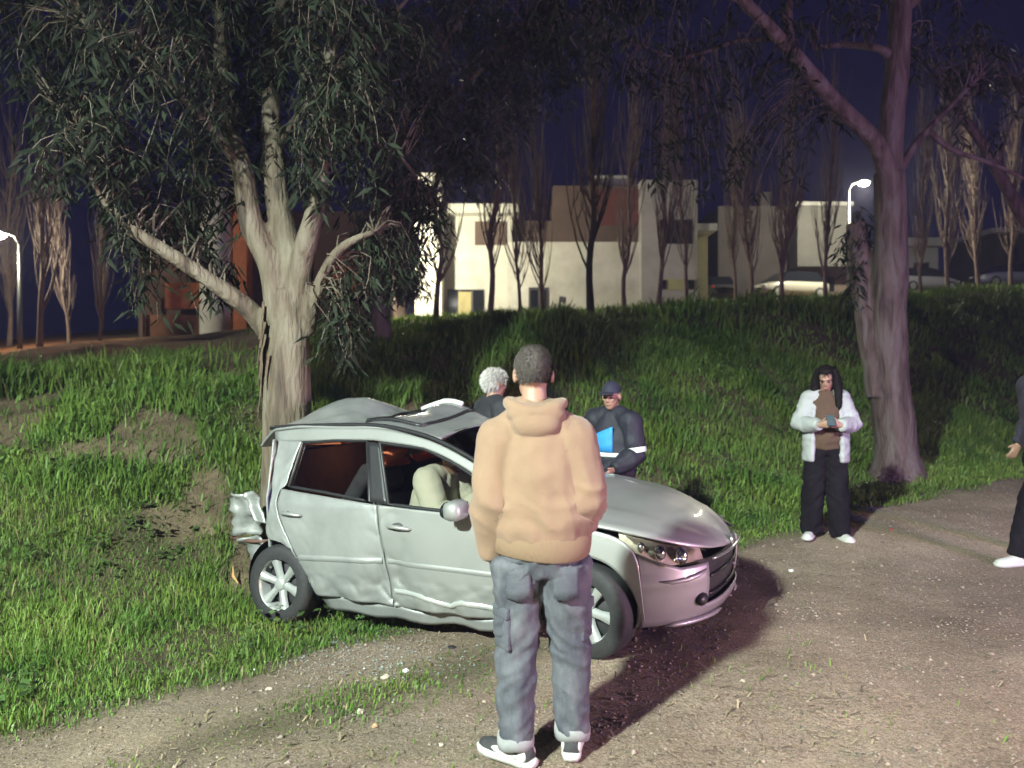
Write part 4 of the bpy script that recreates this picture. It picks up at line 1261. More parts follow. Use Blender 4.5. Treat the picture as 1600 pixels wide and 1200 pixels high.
# ---------------- wheels
def wheel(x, y, sg, steer=0.0, camber=0.0, spin=0.0):
    root = empty('wheel', (x, sg * y, .31), 0, car); root.rotation_euler = (camber, spin, steer)
    s = sg
    ty = MB().lathe([(-.10*1, .20), (-.105, .23), (-.10, .285), (-.08, .308), (-.03, .312), (.03, .312), (.08, .308), (.10, .285), (.105, .245), (.095, .215)], 44, 'y').build('tyre', TYRE, root, True)
    rim = MB().lathe([(s*.09, .222), (s*.100, .218), (s*.098, .205), (s*.07, .192), (s*-.06, .185)], 44, 'y').build('rim', ALLOY, root, True)
    MB().lathe([(s*.012, 0), (s*.012, .15), (s*-.02, .19)], 30, 'y').build('brake_disc', mat('brake', (.03, .03, .032), .6, metal=.3), root, True)
    for k in range(6):
        a = 2 * math.pi * k / 6
        ca, sa = math.cos(a), math.sin(a)
        P = []
        for (r, w, h0, h1) in ((.03, .030, .030, .066), (.11, .026, .040, .076), (.195, .040, .055, .088)):
            for (t, h) in ((-w, h0), (-w * .75, h1), (w * .75, h1), (w, h0)):
                P.append((ca * r - sa * t, s * h, sa * r + ca * t))
        Fq = []
        for i in range(2):
            for q in range(3): Fq.append((i*4+q, i*4+q+1, i*4+q+5, i*4+q+4))
        pyobj('spoke', P, Fq, ALLOY, rim, True)
    MB().lathe([(s*.055, .055), (s*.078, .048), (s*.084, .03), (s*.085, 0)], 24, 'y').build('hub_cap', ALLOY, rim, True)
    return root
wheel(-.01, .765, -1, spin=.3, camber=math.radians(-4))
wheel(2.608, .755, -1, steer=math.radians(-9), spin=.15)
wheel(-.01, .745, 1, spin=.7)
wheel(2.608, .745, 1, steer=math.radians(-9), spin=.5)
# ---------------- interior
def seat(x, y, rec, m, mt, wid=.25, parent=car):
    r = empty('seat', (x, y, .28), 0, parent)
    MB().box((-.24, -wid, 0), (.26, wid, .16), .05).build('cushion', m, r, True)
    b = MB().box((-.07, -wid, 0), (.07, wid, .62), .05); q = Matrix.Rotation(-rec, 4, 'Y')
    b.v = [(q @ v) + Vector((-.22, 0, .12)) for v in b.v]; b.build('backrest', m, r, True)
    h = MB().box((-.05, -.13, .66), (.05, .13, .84), .04); h.v = [(q @ v) + Vector((-.22, 0, .12)) for v in h.v]; h.build('headrest', m, r, True)
    return r
seat(1.25, -.36, .35, SEATM, SEATO); seat(1.25, .36, .35, SEATM, SEATO)
rb = empty('rear_bench', (.38, 0, .28), 0, car)
MB().box((-.2, -.6, 0), (.25, .6, .18), .05).build('cushion', SEATM, rb, True)
q = Matrix.Rotation(math.radians(38), 4, 'Y')
for (y0, y1) in ((-.60, -.02), (.02, .60)):
    b = MB().box((-.07, y0, 0), (.07, y1, .98), .045); b.v = [(q @ v) + Vector((-.26, 0, .16)) for v in b.v]; b.build('backrest', SEATM, rb, True)
    c = MB().box((-.03, y0 + .03, .975), (.05, y1 - .03, 1.0), .008); c.v = [(q @ v) + Vector((-.26, 0, .16)) for v in c.v]; c.build('orange_glow_stripe', SEATO, rb, True)
    h = MB().box((-.05, (y0+y1)/2 - .13, 1.02), (.05, (y0+y1)/2 + .13, 1.16), .04); h.v = [(q @ v) + Vector((-.26, 0, .16)) for v in h.v]; h.build('headrest', SEATO, rb, True)
MB().box((-.10, -.60, .45), (-.07, .60, 1.34), .01).build('dark_cabin_screen', SEATM, car)  # dark sheet added to keep the rear of the cabin dark
MB().box((1.85, -.66, .62), (2.12, .66, .93), .05).build('dashboard', PLAST, car, True)
MB().tube([(1.72 + .05 * math.cos(a), .36 + .18 * math.sin(a), .88 + .17 * math.cos(a)) for a in np.linspace(0, 2 * math.pi, 25)], .014, 6, cap=False).build('steering_wheel', PLAST, car, True)
MB().box((-.12, -.62, 1.40), (.50, .62, 1.425), .01).build('torn_headlining', SEATO, car)  # headlining in the same orange, the glow put into its colour
MB().box((.18, -.10, 1.385), (.34, .10, 1.398), .004).build('courtesy_lamp', emis_mat('courtesy_lamp', (1.0, .42, .2), 4.0), car)
cl = bpy.data.lights.new('courtesy_light', 'POINT'); cl.energy = 4.0; cl.color = (1.0, .38, .18); cl.shadow_soft_size = .05
clo = bpy.data.objects.new('courtesy_light', cl); COL.objects.link(clo); clo.parent = car; clo.location = (.3, 0, 1.33)
MB().tube([(.86, -.60, 1.36), (.80, -.63, 1.0), (.86, -.62, .5)], .016, 6, flat=.4).build('seat_belt', mat('belt', (.12, .11, .11), .8), car, True)
# ================================================================== PEOPLE
def ring_tube(mb, rings, n=18):
    """rings: (centre, rx, ry[, tangent]); closed with rounded ends; x stays across the body"""
    C = [Vector(r[0]) for r in rings]; base = len(mb.v)
    for i, r in enumerate(rings):
        t = (C[min(i+1, len(C)-1)] - C[max(i-1, 0)]).normalized()
        ref = Vector((1, 0, 0)) if abs(t.x) < .85 else Vector((0, 1, 0))
        a = (ref - t * ref.dot(t)).normalized(); b = t.cross(a)
        for k in range(n):
            an = 2 * math.pi * k / n
            mb.v.append(C[i] + a * math.cos(an) * r[1] + b * math.sin(an) * r[2])
    for i in range(len(C) - 1):
        for k in range(n):
            p, q = base + i*n + k, base + i*n + (k+1) % n
            mb.f.append((p, q, q + n, p + n))
    mb.f.append(tuple(base + k for k in reversed(range(n)))); mb.f.append(tuple(base + (len(C)-1)*n + k for k in range(n)))
    return mb

def limb3(mb, a, b, c, r, n=14, grow=0.0, end=1.0):
    """tapering limb through three joints: r = radii at start, above joint, joint, below joint, end"""
    a, b, c = Vector(a), Vector(b), Vector(c)
    pts = [a, a.lerp(b, .35), a.lerp(b, .7), b, b.lerp(c, .3), b.lerp(c, .7 * end), b.lerp(c, end)]
    rr = [r[0], r[1], (r[1] + r[2]) / 2, r[2], r[3], (r[3] + r[4]) / 2, r[4]]
    return ring_tube(mb, [(p, q + grow, q + grow) for p, q in zip(pts, rr)], n)

def hand(mb, wrist, d, side, nrm, curl=.5, s=1.0, thumb=1):
    """palm, four unequal bent fingers, a thumb off the side of the palm"""
    w = Vector(wrist); d = Vector(d).normalized(); side = Vector(side); side = (side - d * side.dot(d)).normalized(); nrm = d.cross(side) if nrm is None else Vector(nrm).normalized()
    pal = [w + d * (x * s) for x in (-.01, .03, .06, .088)]
    for i, (p, rx) in enumerate(zip(pal, (.026, .036, .041, .040))):
        pass
    base = len(mb.v)
    for p, rx, ry in zip(pal, (.026, .036, .041, .039), (.020, .018, .016, .013)):
        for k in range(12):
            a = 2 * math.pi * k / 12; mb.v.append(p + side * math.cos(a) * rx * s + nrm * math.sin(a) * ry * s)
    for i in range(3):
        for k in range(12):
            a, b = base + i*12 + k, base + i*12 + (k+1) % 12; mb.f.append((a, b, b + 12, a + 12))
    mb.f.append(tuple(base + k for k in reversed(range(12)))); mb.f.append(tuple(base + 36 + k for k in range(12)))
    for off, L in ((-.030, .060), (-.010, .074), (.011, .080), (.031, .070)):
        p = w + d * .080 * s + side * off * s; dd = d.copy(); P = [p]
        for seg, c in ((.45, .35), (.32, .8), (.23, .7)):
            q = Quaternion(side, -curl * c); dd = (q @ dd).normalized(); p = p + dd * L * seg * s; P.append(p)
        mb.tube(P, [.0095*s, .009*s, .008*s, .0065*s], 8)
    p = w + d * .025 * s + side * thumb * .030 * s; dd = (d + side * thumb * .9 + nrm * .2).normalized(); P = [p]
    for L in (.035, .028):
        P.append(P[-1] + dd * L * s); dd = (dd + d * .5).normalized()
    mb.tube(P, [.013*s, .011*s, .008*s], 8)

def head_mesh(mb, c, yaw, pitch, s=1.0, roll=0.0, ears=True):
    """skull, jaw, nose, ears, lips; faces +y before rotation"""
    R = Matrix.Rotation(yaw, 3, 'Z') @ Matrix.Rotation(pitch, 3, 'X') @ Matrix.Rotation(roll, 3, 'Y'); c = Vector(c)
    t = MB()
    t.ell((0, -.012, .03), (.076, .096, .092), 20, 14)
    t.ell((0, .022, -.028), (.062, .070, .088), 18, 12)
    t.ell((0, .050, -.078), (.036, .034, .034), 12, 8)
    t.ell((0, .093, -.012), (.011, .020, .026), 10, 7)
    t.ell((0, .100, -.026), (.014, .014, .010), 10, 7)
    t.ell((0, .080, .028), (.050, .014, .012), 12, 6)
    t.ell((0, .086, -.056), (.022, .010, .007), 10, 6)
    for k in (-1, 1):
        t.ell((k * .036, .070, -.015), (.020, .018, .018), 10, 6)
        if ears: t.ell((k * .080, -.012, -.002), (.011, .022, .034), 10, 8)
    mb.add([R @ (v * s) + c for v in t.v], t.f)
    return R

def fold_noise(p, f, seed, stretch=(1, 1, 1)):
    q = Vector((p.x * f * stretch[0] + seed, p.y * f * stretch[1], p.z * f * stretch[2]))
    return 1 - 2 * abs(mnoise.noise(q))

SKIN = mat('skin', (.30, .17, .12), .55, var=.10, scale=14)
HAIRD = mat('dark_hair', (.008, .006, .006), .7, spec=.12, var=.4, scale=60, stretch=(1, 1, .2))
HAIRG = mat('white_hair', (.55, .53, .50), .6, var=.25, scale=60)
EYE = mat('eye', (.02, .015, .012), .2)
LIP = mat('lips', (.36, .14, .12), .5)

def face_parts(parent, R, c, s=1.0):
    for k in (-1, 1):
        MB().ell(Vector(c) + R @ Vector((k * .031 * s, .083 * s, .004 * s)), (.011 * s, .008 * s, .007 * s), 10, 7, R).build('eye', EYE, parent, True)
        MB().tube([Vector(c) + R @ (Vector(q) * s) for q in ((k*.014, .098, .026), (k*.032, .096, .032), (k*.050, .082, .026))], [.003*s, .004*s, .002*s], 6).build('eyebrow', HAIRD, parent, True)
    MB().ell(Vector(c) + R @ Vector((0, .0945 * s, -.056 * s)), (.020 * s, .005 * s, .006 * s), 10, 6, R).build('mouth', LIP, parent, True)

def shoe(parent, ankle, yaw, upper, sole, pitch=0.0, name='shoe', panel=None, size=1.0):
    a = Vector(ankle); R = Matrix.Rotation(yaw, 3, 'Z') @ Matrix.Rotation(pitch, 3, 'X')
    prof = [(-.085, .030, .050), (-.07, .038, .072), (-.02, .040, .078), (.04, .044, .062), (.10, .048, .044), (.15, .044, .036), (.185, .028, .026)]
    mb = MB(); base = 0; n = 14
    for (y, w, h) in prof:
        for k in range(n):
            an = 2 * math.pi * k / n; x, z = math.cos(an) * w, math.sin(an)
            z = h * z if z > 0 else .018 * z
            mb.v.append(Vector((x, y, z + .018)))
    for i in range(len(prof) - 1):
        for k in range(n): q, r_ = i*n+k, i*n+(k+1) % n; mb.f.append((q, r_, r_+n, q+n))
    mb.f.append(tuple(reversed(range(n)))); mb.f.append(tuple((len(prof)-1)*n + k for k in range(n)))
    mb.tube([(0, -.03, .05), (0, -.035, .135)], [.046, .046], 12)
    o0 = Vector((a.x, a.y, a.z - .075))
    mb.v = [R @ (v * size) + o0 for v in mb.v]
    up = mb.build(name, upper, parent, True)
    sl = MB(); m = 20; L = []
    out = [(-.10, .0), (-.095, .028), (-.06, .040), (0, .040), (.06, .047), (.12, .052), (.165, .045), (.195, .022), (.20, 0)]
    ring = [(x, y) for y, x in out] + [(-x, y) for y, x in out[-2:0:-1]]
    k = len(ring)
    for z, g in ((-.006, 1.0), (.010, 1.06), (.022, 1.04), (.026, .95)):
        for x, y in ring: sl.v.append(Vector((x * g, .05 + (y - .05) * (1 + (g - 1) * .5), z)))
    for i in range(3):
        for j in range(k): q, r_ = i*k+j, i*k+(j+1) % k; sl.f.append((q, r_, r_+k, q+k))
    sl.f.append(tuple(reversed(range(k)))); sl.f.append(tuple(3*k + j for j in range(k)))
    sl.v = [R @ (v * size) + o0 for v in sl.v]
    sl.build('sole', sole, up, True)
    if panel:
        for sx in (-1, 1):
            pn = MB().ell((sx * .040, .03, .038), (.008, .075, .020), 14, 8).ell((sx * .034, -.05, .045), (.010, .03, .03), 10, 8)
            pn.v = [R @ (v * size) + o0 for v in pn.v]; pn.build('stripe', panel, up, True)
    return up

def person(label, loc, rz, J, top, pants, shoes, hair=None, voxel=.011, scale=1.0, bulk=1.0, head=(0, 0), hands=None, pant_w=1.0, pant_end=1.0, hip_k=1.0, top_hem=.88, top_grow=.022, arm_r=None,
           sleeve_end=.97, hood=False, shoe_mats=None, foot_yaw=(0, 0), foot_pitch=(0, 0), seated=False, ears=True, female=False, face=True, hs=1.0, top_arms=True):
    root = empty('person', loc, rz); root.scale = (scale,) * 3; tag(root, label, 'person')
    P, Cc, N, H = (Vector(J[k]) for k in ('pelvis', 'chest', 'neck', 'head'))
    b = MB()
    mid = P.lerp(Cc, .5)
    sw = .155 * bulk if not female else .14 * bulk
    tors = [(P + (P - Cc).normalized() * .10, .09*bulk, .07*bulk), (P, .150*bulk, .105*bulk), (mid, .130*bulk, .095*bulk), (Cc, sw, .105*bulk), (Cc.lerp(N, .55), .150*bulk, .09*bulk), (Cc.lerp(N, .85), .10*bulk, .07), (N, .06, .058), (N.lerp(H, .45), .054, .056), (N.lerp(H, .8), .052, .056)]
    ring_tube(b, tors)
    AR = arm_r or (.060, .050, .042, .042, .030)
    LR = (.092, .080, .056, .056, .040)
    for k in ('L', 'R'):
        limb3(b, J['sh'+k], J['el'+k], J['wr'+k], AR)
        limb3(b, J['hip'+k], J['kn'+k], J['an'+k], LR)
        an = Vector(J['an'+k]); ry_ = Matrix.Rotation(foot_yaw['LR'.index(k)], 3, 'Z'); b.ell(an + ry_ @ Vector((0, .035, -.045)), (.028, .075, .018), 12, 8, ry_)
        hd = (hands or {}).get(k)
        el, wr = Vector(J['el'+k]), Vector(J['wr'+k])
        if hd is None:
            hand(b, wr, wr - el, (0, 1, 0), None, .7, hs, 1)
        else:
            hand(b, wr, hd[0], hd[1], None, hd[2], hs, hd[3])
    R = head_mesh(b, H, head[0], head[1], hs if hs < 1 else 1.0, ears=ears)
    body = link_mesh('body', remeshed(b, voxel * .72, 3), SKIN, root)
    if face: face_parts(root, R, H)
    # top garment
    t = MB(); g = top_grow
    hem = P + (Cc - P) * ((top_hem - P.z) / max(.05, (Cc.z - P.z))) if not seated else P
    wg = 1.0
    tr = [(hem, (.175*bulk + g*.4), (.125*bulk + g*.4)), (hem.lerp(Cc, .25), .175*bulk + g, .125*bulk + g), (hem.lerp(Cc, .6), .165*bulk + g, .12*bulk + g), (Cc, sw + .02 + g, .12*bulk + g),
          (Cc.lerp(N, .5), .165*bulk + g*.8, .10*bulk + g*.6), (Cc.lerp(N, .8), .115*bulk + g*.5, .08 + g*.4), (N.lerp(H, .02), .070 + g*.2, .068 + g*.2)]
    ring_tube(t, tr, 22)
    for k in (('L', 'R') if top_arms else ()):
        limb3(t, Vector(J['sh'+k]).lerp(Vector(J['el'+k]), .05), J['el'+k], J['wr'+k], tuple(r + q for r, q in zip(AR, (.012+g, .014+g, .014+g, .012+g*.8, .010+g*.3))), grow=0, end=sleeve_end)
    if hood: hood(t, N, H)
    for k in (('L', 'R') if top_arms else ()):    # sloping shoulders
        s = Vector(J['sh'+k]); r0 = AR[0] + .012 + g
        t.ell(s + Vector((0, 0, -.004)), (r0 * 1.02, r0 * 1.02, r0 * 1.0), 16, 10)
        ring_tube(t, [(N + Vector((0, 0, -.015)), .062, .06), (N.lerp(s, .35) + Vector((0, 0, .004)), .062 + g*.5, .062 + g*.5), (N.lerp(s, .75) + Vector((0, 0, .0)), r0 * .86, r0 * .86), (s, r0 * .92, r0 * .92)], 16)
    sh_e = [Vector(J['el'+k]) for k in 'LR']
    def dsp(p, n):
        f = .0
        near_el = max(math.exp(-((p - e).length / .12) ** 2) for e in sh_e)
        low = math.exp(-((p.z - hem.z - .12) / .10) ** 2)
        f += (.018 * near_el + .012 * low) * fold_noise(p + Vector((0, 0, p.x * .5)), 5.5, 3.1, (1.0, 1.0, 2.4))
        f += .013 * fold_noise(p + Vector((p.z * .25, 0, 0)), 6.5, 5.3, (1.0, 1.0, .35))
        f += .003 * fold_noise(p, 15., 8.7, (1, 1, .7))
        return f
    tops = link_mesh(top[0], remeshed(t, voxel, 5, dsp), top[1], root)
    # trousers
    q = MB(); wv = pant_w
    ring_tube(q, [(P + Vector((0, 0, -.12)), .13*bulk, .10*bulk), (P + Vector((0, 0, -.04)), .168*bulk*hip_k, .125*bulk*hip_k), (P + Vector((0, 0, .06)), .150*bulk*hip_k, .108*bulk*hip_k), (P + Vector((0, 0, .10)), .14*bulk*hip_k, .10*bulk*hip_k)] if not seated else
              [(P + Vector((0, -.05, -.05)), .16, .12), (P, .17, .13), (P + Vector((0, 0, .1)), .15, .11)], 20)
    for k in ('L', 'R'):
        limb3(q, J['hip'+k], J['kn'+k], J['an'+k], (.108*bulk, .098*bulk*wv**.3, .078*wv, .078*wv, .068*wv), end=pant_end)
    kn = [Vector(J['kn'+k]) for k in 'LR']; an_ = [Vector(J['an'+k]) for k in 'LR']
    def dsq(p, n):
        nk = max(math.exp(-((p - e).length / .16) ** 2) for e in kn); na = max(math.exp(-((p - e).length / .14) ** 2) for e in an_)
        hipz = math.exp(-((p.z - P.z + .10) / .10) ** 2)
        sl = p + Vector((0, 0, abs(p.x) * .9))
        return (.004 + .015 * nk + .008 * na + .006 * hipz) * fold_noise(sl, 6.5, 1.7, (1., 1., 2.1)) + .010 * fold_noise(p, 8., 9.2, (1., 1., .45)) + .003 * fold_noise(p, 21., 5., (1, 1, .8))
    pn = link_mesh(pants[0], remeshed(q, voxel, 5, dsq), pants[1], root)
    for i, k in enumerate('LR'):
        shoe(root, J['an'+k], foot_yaw[i], shoes[0], shoes[1], foot_pitch[i], panel=shoes[2] if len(shoes) > 2 else None)
    return root, R, H, tops, pn

def hair_cap(parent, R, H, m, cut=None, grow=1.06, voxel=.009, extra=None, name='hair', s=1.0, disp=.004, strands=0, slen=.008, lift=.6):
    t = MB(); t.ell((0, -.016, .035), (.077*grow, .097*grow, .093*grow), 22, 16)
    if extra: extra(t)
    t.v = [v * s for v in t.v]
    def post(bm):
        if cut:
            kill = [v for v in bm.verts if cut(v.co)]
            bmesh.ops.delete(bm, geom=kill, context='VERTS')
        if strands:                                     # single hairs standing off the cap
            rr = random.Random(5); fl = [(f.calc_center_median(), f.normal.copy()) for f in bm.faces]
            for _ in range(strands):
                c_, n_ = rr.choice(fl); c_ = c_ + Vector((rr.uniform(-1, 1), rr.uniform(-1, 1), rr.uniform(-1, 1))) * .004
                dn_ = (n_ * lift + Vector((rr.uniform(-.5, .5), -.2 + rr.uniform(-.4, .4), -.6 + rr.uniform(-.5, .5)))).normalized()
                sd_ = dn_.cross(n_ + Vector((.01, .02, .03))).normalized() * (.0009 + slen * .05); L_ = slen * rr.uniform(.6, 1.4)
                a_ = [bm.verts.new(c_ - sd_), bm.verts.new(c_ + sd_), bm.verts.new(c_ + dn_ * L_ * .6 + sd_ * .6 + n_ * .001), bm.verts.new(c_ + dn_ * L_ + Vector((0, 0, -.15 * L_)))]
                bm.faces.new((a_[0], a_[1], a_[2])); bm.faces.new((a_[0], a_[2], a_[3]))
        for v in bm.verts: v.co = R @ v.co + Vector(H)
    me = remeshed(t, voxel, 2, lambda p, n: disp * fold_noise(p, 40., 2., (1, 1, .35)), post)
    return link_mesh(name, me, m, parent)

# ---------------- the man in the foreground, seen from behind
HOOD = mat('tan_fleece', (.205, .128, .082), .9, var=.07, scale=5., bump=.12, bscale=160, sheen=.15)
DENIM = mat('washed_denim', (.024, .028, .042), .85, col2=(.120, .122, .135), scale=4.5, bump=.2, bscale=140, stretch=(1.6, 1.6, .7))
CUFF = mat('denim_inside', (.22, .22, .22), .9, var=.1, scale=20)
SNB, SNW = mat('black_suede', (.03, .03, .032), .8, var=.2, scale=30), mat('white_rubber', (.48, .48, .44), .6, var=.06, scale=10)
MX, MY = at(845, 1180, 3.29).x, 3.29
JM = dict(pelvis=(.005, 0, .93), chest=(-.015, 0, 1.24), neck=(-.025, -.01, 1.49), head=(-.032, .025, 1.645),
          shL=(-.165, 0, 1.365), elL=(-.208, -.03, 1.12), wrL=(-.205, .03, .865), shR=(.125, 0, 1.365), elR=(.178, -.035, 1.13), wrR=(.200, .15, .97),
          hipL=(-.088, 0, .86), knL=(-.105, .02, .48), anL=(-.108, -.02, .085), hipR=(.092, 0, .86), knR=(.125, .05, .49), anR=(.140, .07, .085))
def hoodie_extra(t, N, H):
    t.ell(N + Vector((0, -.055, -.005)), (.122, .060, .036), 18, 10)
    t.ell(N + Vector((0, -.085, -.045)), (.095, .040, .050), 18, 10)
    t.ell(N + Vector((0, .03, .02)), (.105, .08, .04), 18, 10)
    t.tube([N + Vector((.115 * math.cos(a) , -.01 + .088 * math.sin(a), .022 + .018 * math.cos(2 * a))) for a in np.linspace(0, 2 * math.pi, 22)], .020, 10, cap=False)
man, mR, mH, mtop, mpant = person('man in a tan hoodie and faded jeans seen from behind', (MX, MY, tz(MX, MY) + .005), 0.0, JM, ('hoodie', HOOD), ('jeans', DENIM), (SNB, SNW, SNW),
    voxel=.0095, bulk=1.04, head=(math.radians(4), math.radians(-3)), pant_w=1.0, pant_end=.95, top_hem=.95, top_grow=.026, arm_r=(.068, .060, .050, .047, .033), hood=hoodie_extra,
    hands={'L': ((.05, .12, -1), (0, 1, .1), .6, 1), 'R': ((.0, .8, -.3), (.0, .5, .8), .8, 1)}, foot_yaw=(math.radians(52), math.radians(-8)), foot_pitch=(0, 0))
hair_cap(man, mR, mH, mat('cropped_hair', (.035, .027, .024), .7, col2=(.07, .055, .048), scale=120), cut=lambda p: (p.y > .045 and p.z < .075) or p.z < -.035 or (p.y > -.02 and p.z < .0), grow=1.03, disp=.0015, strands=7000, slen=.007)
# ribbed waistband, cuffs and hood seam of the hoodie
RIB = mat('ribbed_hem', (.185, .12, .073), .9, bump=.25, bscale=90, stretch=(2.5, 2.5, .12))
V, F = [], []; n = 40
for j, (z, g) in enumerate(((.885, .92), (.893, .955), (.925, .985), (.96, .995), (.985, .95))):
    for i in range(n):
        a = 2 * math.pi * i / n; V.append((.004 + .216 * g * math.cos(a), .163 * g * math.sin(a), z + .010 * math.sin(2 * a + .5)))
for j in range(4):
    for i in range(n): F.append((j*n+i, j*n+(i+1) % n, (j+1)*n+(i+1) % n, (j+1)*n+i))
pyobj('waistband', V, F, RIB, mtop, True)
for k in 'LR':
    w, e = Vector(JM['wr'+k]), Vector(JM['el'+k]); d = (w - e).normalized()
    MB().tube([w - d*.06, w - d*.05, w - d*.005, w + d*.01], [.046, .053, .048, .042], 16).build('cuff', RIB, mtop, True)
MB().tube([Vector((-.025, -.01, 1.49)) + Vector((x, -.128 + .06 * abs(x) * 4, -.045 - .02 * math.cos(x * 22))) for x in np.linspace(-.07, .07, 9)], .006, 6).build('hood_seam', RIB, mtop, True)
# turned up hems, pockets, belt loops
for k, an in (('L', JM['anL']), ('R', JM['anR'])):
    c = Vector(an)
    V, F = [], []; n = 24
    for j, (z, r) in enumerate(((-.012, .070), (-.010, .078), (.015, .080), (.036, .078), (.040, .070))):
        for i in range(n):
            a = 2 * math.pi * i / n; V.append((c.x + r * math.cos(a), c.y + r * 1.05 * math.sin(a), c.z + z + .006 * math.sin(3 * a)))
    for j in range(4):
        for i in range(n): F.append((j*n+i, j*n+(i+1) % n, (j+1)*n+(i+1) % n, (j+1)*n+i))
    pyobj('turned_hem', V, F, CUFF, mpant, True)
DEN2 = mat('pocket_denim', (.030, .034, .048), .85, col2=(.09, .094, .108), scale=6., bump=.2, bscale=140)
def curved_pocket(cx, r, a0, z0, z1, hw, m):
    V, F = [], []
    for jz in range(5):
        for i in range(9):
            k = -1 + 2 * i / 8; a = math.radians(a0 + hw * k); z = z1 + (z0 - z1) * jz / 4 - (.012 * (1 - abs(k)) if jz == 4 else 0)
            V.append((cx + r * math.cos(a), r * math.sin(a), z))
    for jz in range(4):
        for i in range(8): F.append((jz*9+i, jz*9+i+1, (jz+1)*9+i+1, (jz+1)*9+i))
    o = pyobj('pocket', V, F, m, mpant, True); s = o.modifiers.new('t', 'SOLIDIFY'); s.thickness = .002; s.offset = 0
for (cx, a0) in ((-.088, -95), (.092, -85)): curved_pocket(cx, .1205, a0, .725, .855, 26, DEN2)
for (cx, cy, cz, hw, hh, ang) in ((-.163, -.045, .58, .052, .085, -1.0), (.195, .005, .60, .05, .08, 1.1)):
    R_ = Matrix.Rotation(ang, 3, 'Z'); b = MB().box((-hw, -.010, -hh), (hw, .010, hh), .006); b.v = [R_ @ v + Vector((cx, cy, cz)) for v in b.v]; pk = b.build('pocket', DEN2, mpant, True)
    if abs(ang) > .1:
        f = MB().box((-hw*1.06, -.018, hh*.55), (hw*1.06, .002, hh*1.12), .005); f.v = [R_ @ v + Vector((cx, cy, cz)) for v in f.v]; f.build('pocket_flap', DEN2, pk, True)

# ---------------- the woman looking at her telephone
PUFF = mat('white_jacket', (.33, .34, .34), .8, var=.06, scale=6, bump=.15, bscale=60)
BRTOP = mat('brown_top', (.075, .043, .026), .9, var=.1, scale=8, bump=.1, bscale=100)
BLKP = mat('black_cloth', (.009, .0075, .010), .95, spec=.12, var=.3, scale=9, bump=.15, bscale=80)
wx, wy = at(1290, 828, 7.36).x, 7.36
JW = dict(pelvis=(0, 0, .92), chest=(0, .0, 1.19), neck=(0, -.005, 1.40), head=(0, .04, 1.525),
          shL=(-.138, 0, 1.33), elL=(-.235, .02, 1.09), wrL=(-.085, .25, 1.10), shR=(.138, 0, 1.33), elR=(.235, .02, 1.09), wrR=(.085, .25, 1.10),
          hipL=(-.085, 0, .85), knL=(-.10, .04, .47), anL=(-.125, .02, .08), hipR=(.085, 0, .85), knR=(.105, .02, .47), anR=(.135, -.02, .08))
wo, wR_, wH, wtop, wp = person('woman in an open white jacket looking down at her telephone', (wx, wy, tz(wx, wy)), math.radians(166), JW, ('top', BRTOP), ('trousers', BLKP), (mat('white_sneaker', (.45, .45, .42), .6), SNW),
    voxel=.0105, bulk=.88, hs=.94, head=(math.radians(-14), math.radians(-26)), pant_w=1.2, pant_end=1.09, top_hem=.86, top_grow=.026, female=True, top_arms=False, hip_k=.90,
    hands={'L': ((.75, .35, .12), (0, .2, 1), 1.0, 1), 'R': ((-.75, .35, .12), (0, .2, 1), 1.0, 1)}, foot_yaw=(math.radians(25), math.radians(-18)), ears=False)
def long_hair(t):
    t.ell((0, -.03, .0), (.092, .098, .125), 18, 12); t.ell((0, .045, .085), (.062, .04, .035), 12, 8)
    for k in (-1, 1):
        t.tube([(k*.062, -.01, .09), (k*.09, .0, .01), (k*.10, .02, -.08), (k*.11, .06, -.16), (k*.11, .10, -.24), (k*.10, .12, -.32)], [.03, .034, .036, .036, .030, .010], 10)
    t.tube([(0, -.07, .06), (0, -.10, -.06), (0, -.11, -.18), (0, -.09, -.29)], [.07, .075, .07, .03], 12)
hair_cap(wo, Matrix.Rotation(math.radians(-14), 3, 'Z') @ Matrix.Rotation(math.radians(-18), 3, 'X'), wH, HAIRD, cut=lambda p: p.y > .03 and abs(p.x) < .054 and p.z < .07, grow=1.05, extra=long_hair, voxel=.009, disp=.004, strands=2500, slen=.05, lift=.05)
# open jacket: sleeves and two loose fronts joined behind
j = MB()
for k in 'LR': limb3(j, JW['sh'+k], JW['el'+k], JW['wr'+k], (.082, .082, .084, .074, .050), end=.95)
cross = []
for z, rx, ry in ((.74, .205, .165), (.95, .205, .168), (1.10, .20, .162), (1.22, .18, .14), (1.32, .155, .118), (1.385, .11, .095)):
    for i in range(25):
        a = math.radians(-90 - 140 + 280 * i / 24); cross.append((rx * math.cos(a), ry * math.sin(a), z, i))
def shell(pts, rows, cols, th):
    V, F = [], []
    for (x, y, z, i) in pts: V.append(Vector((x, y, z)))
    for (x, y, z, i) in pts:
        l = math.hypot(x, y) or 1; V.append(Vector((x - x/l*th, y - y/l*th, z)))
    o = rows * cols
    for r in range(rows - 1):
        for c in range(cols - 1):
            a = r*cols + c; F.append((a, a+1, a+cols+1, a+cols)); F.append((o+a, o+a+cols, o+a+cols+1, o+a+1))
    for r in range(rows - 1):
        for c in (0, cols - 1):
            a = r*cols + c; F.append((a, a+cols, o+a+cols, o+a))
    for r in (0, rows - 1):
        for c in range(cols - 1):
            a = r*cols + c; F.append((a, a+1, o+a+1, o+a))
    return V, F
V, F = shell(cross, 6, 25, .035); j.add(V, F)
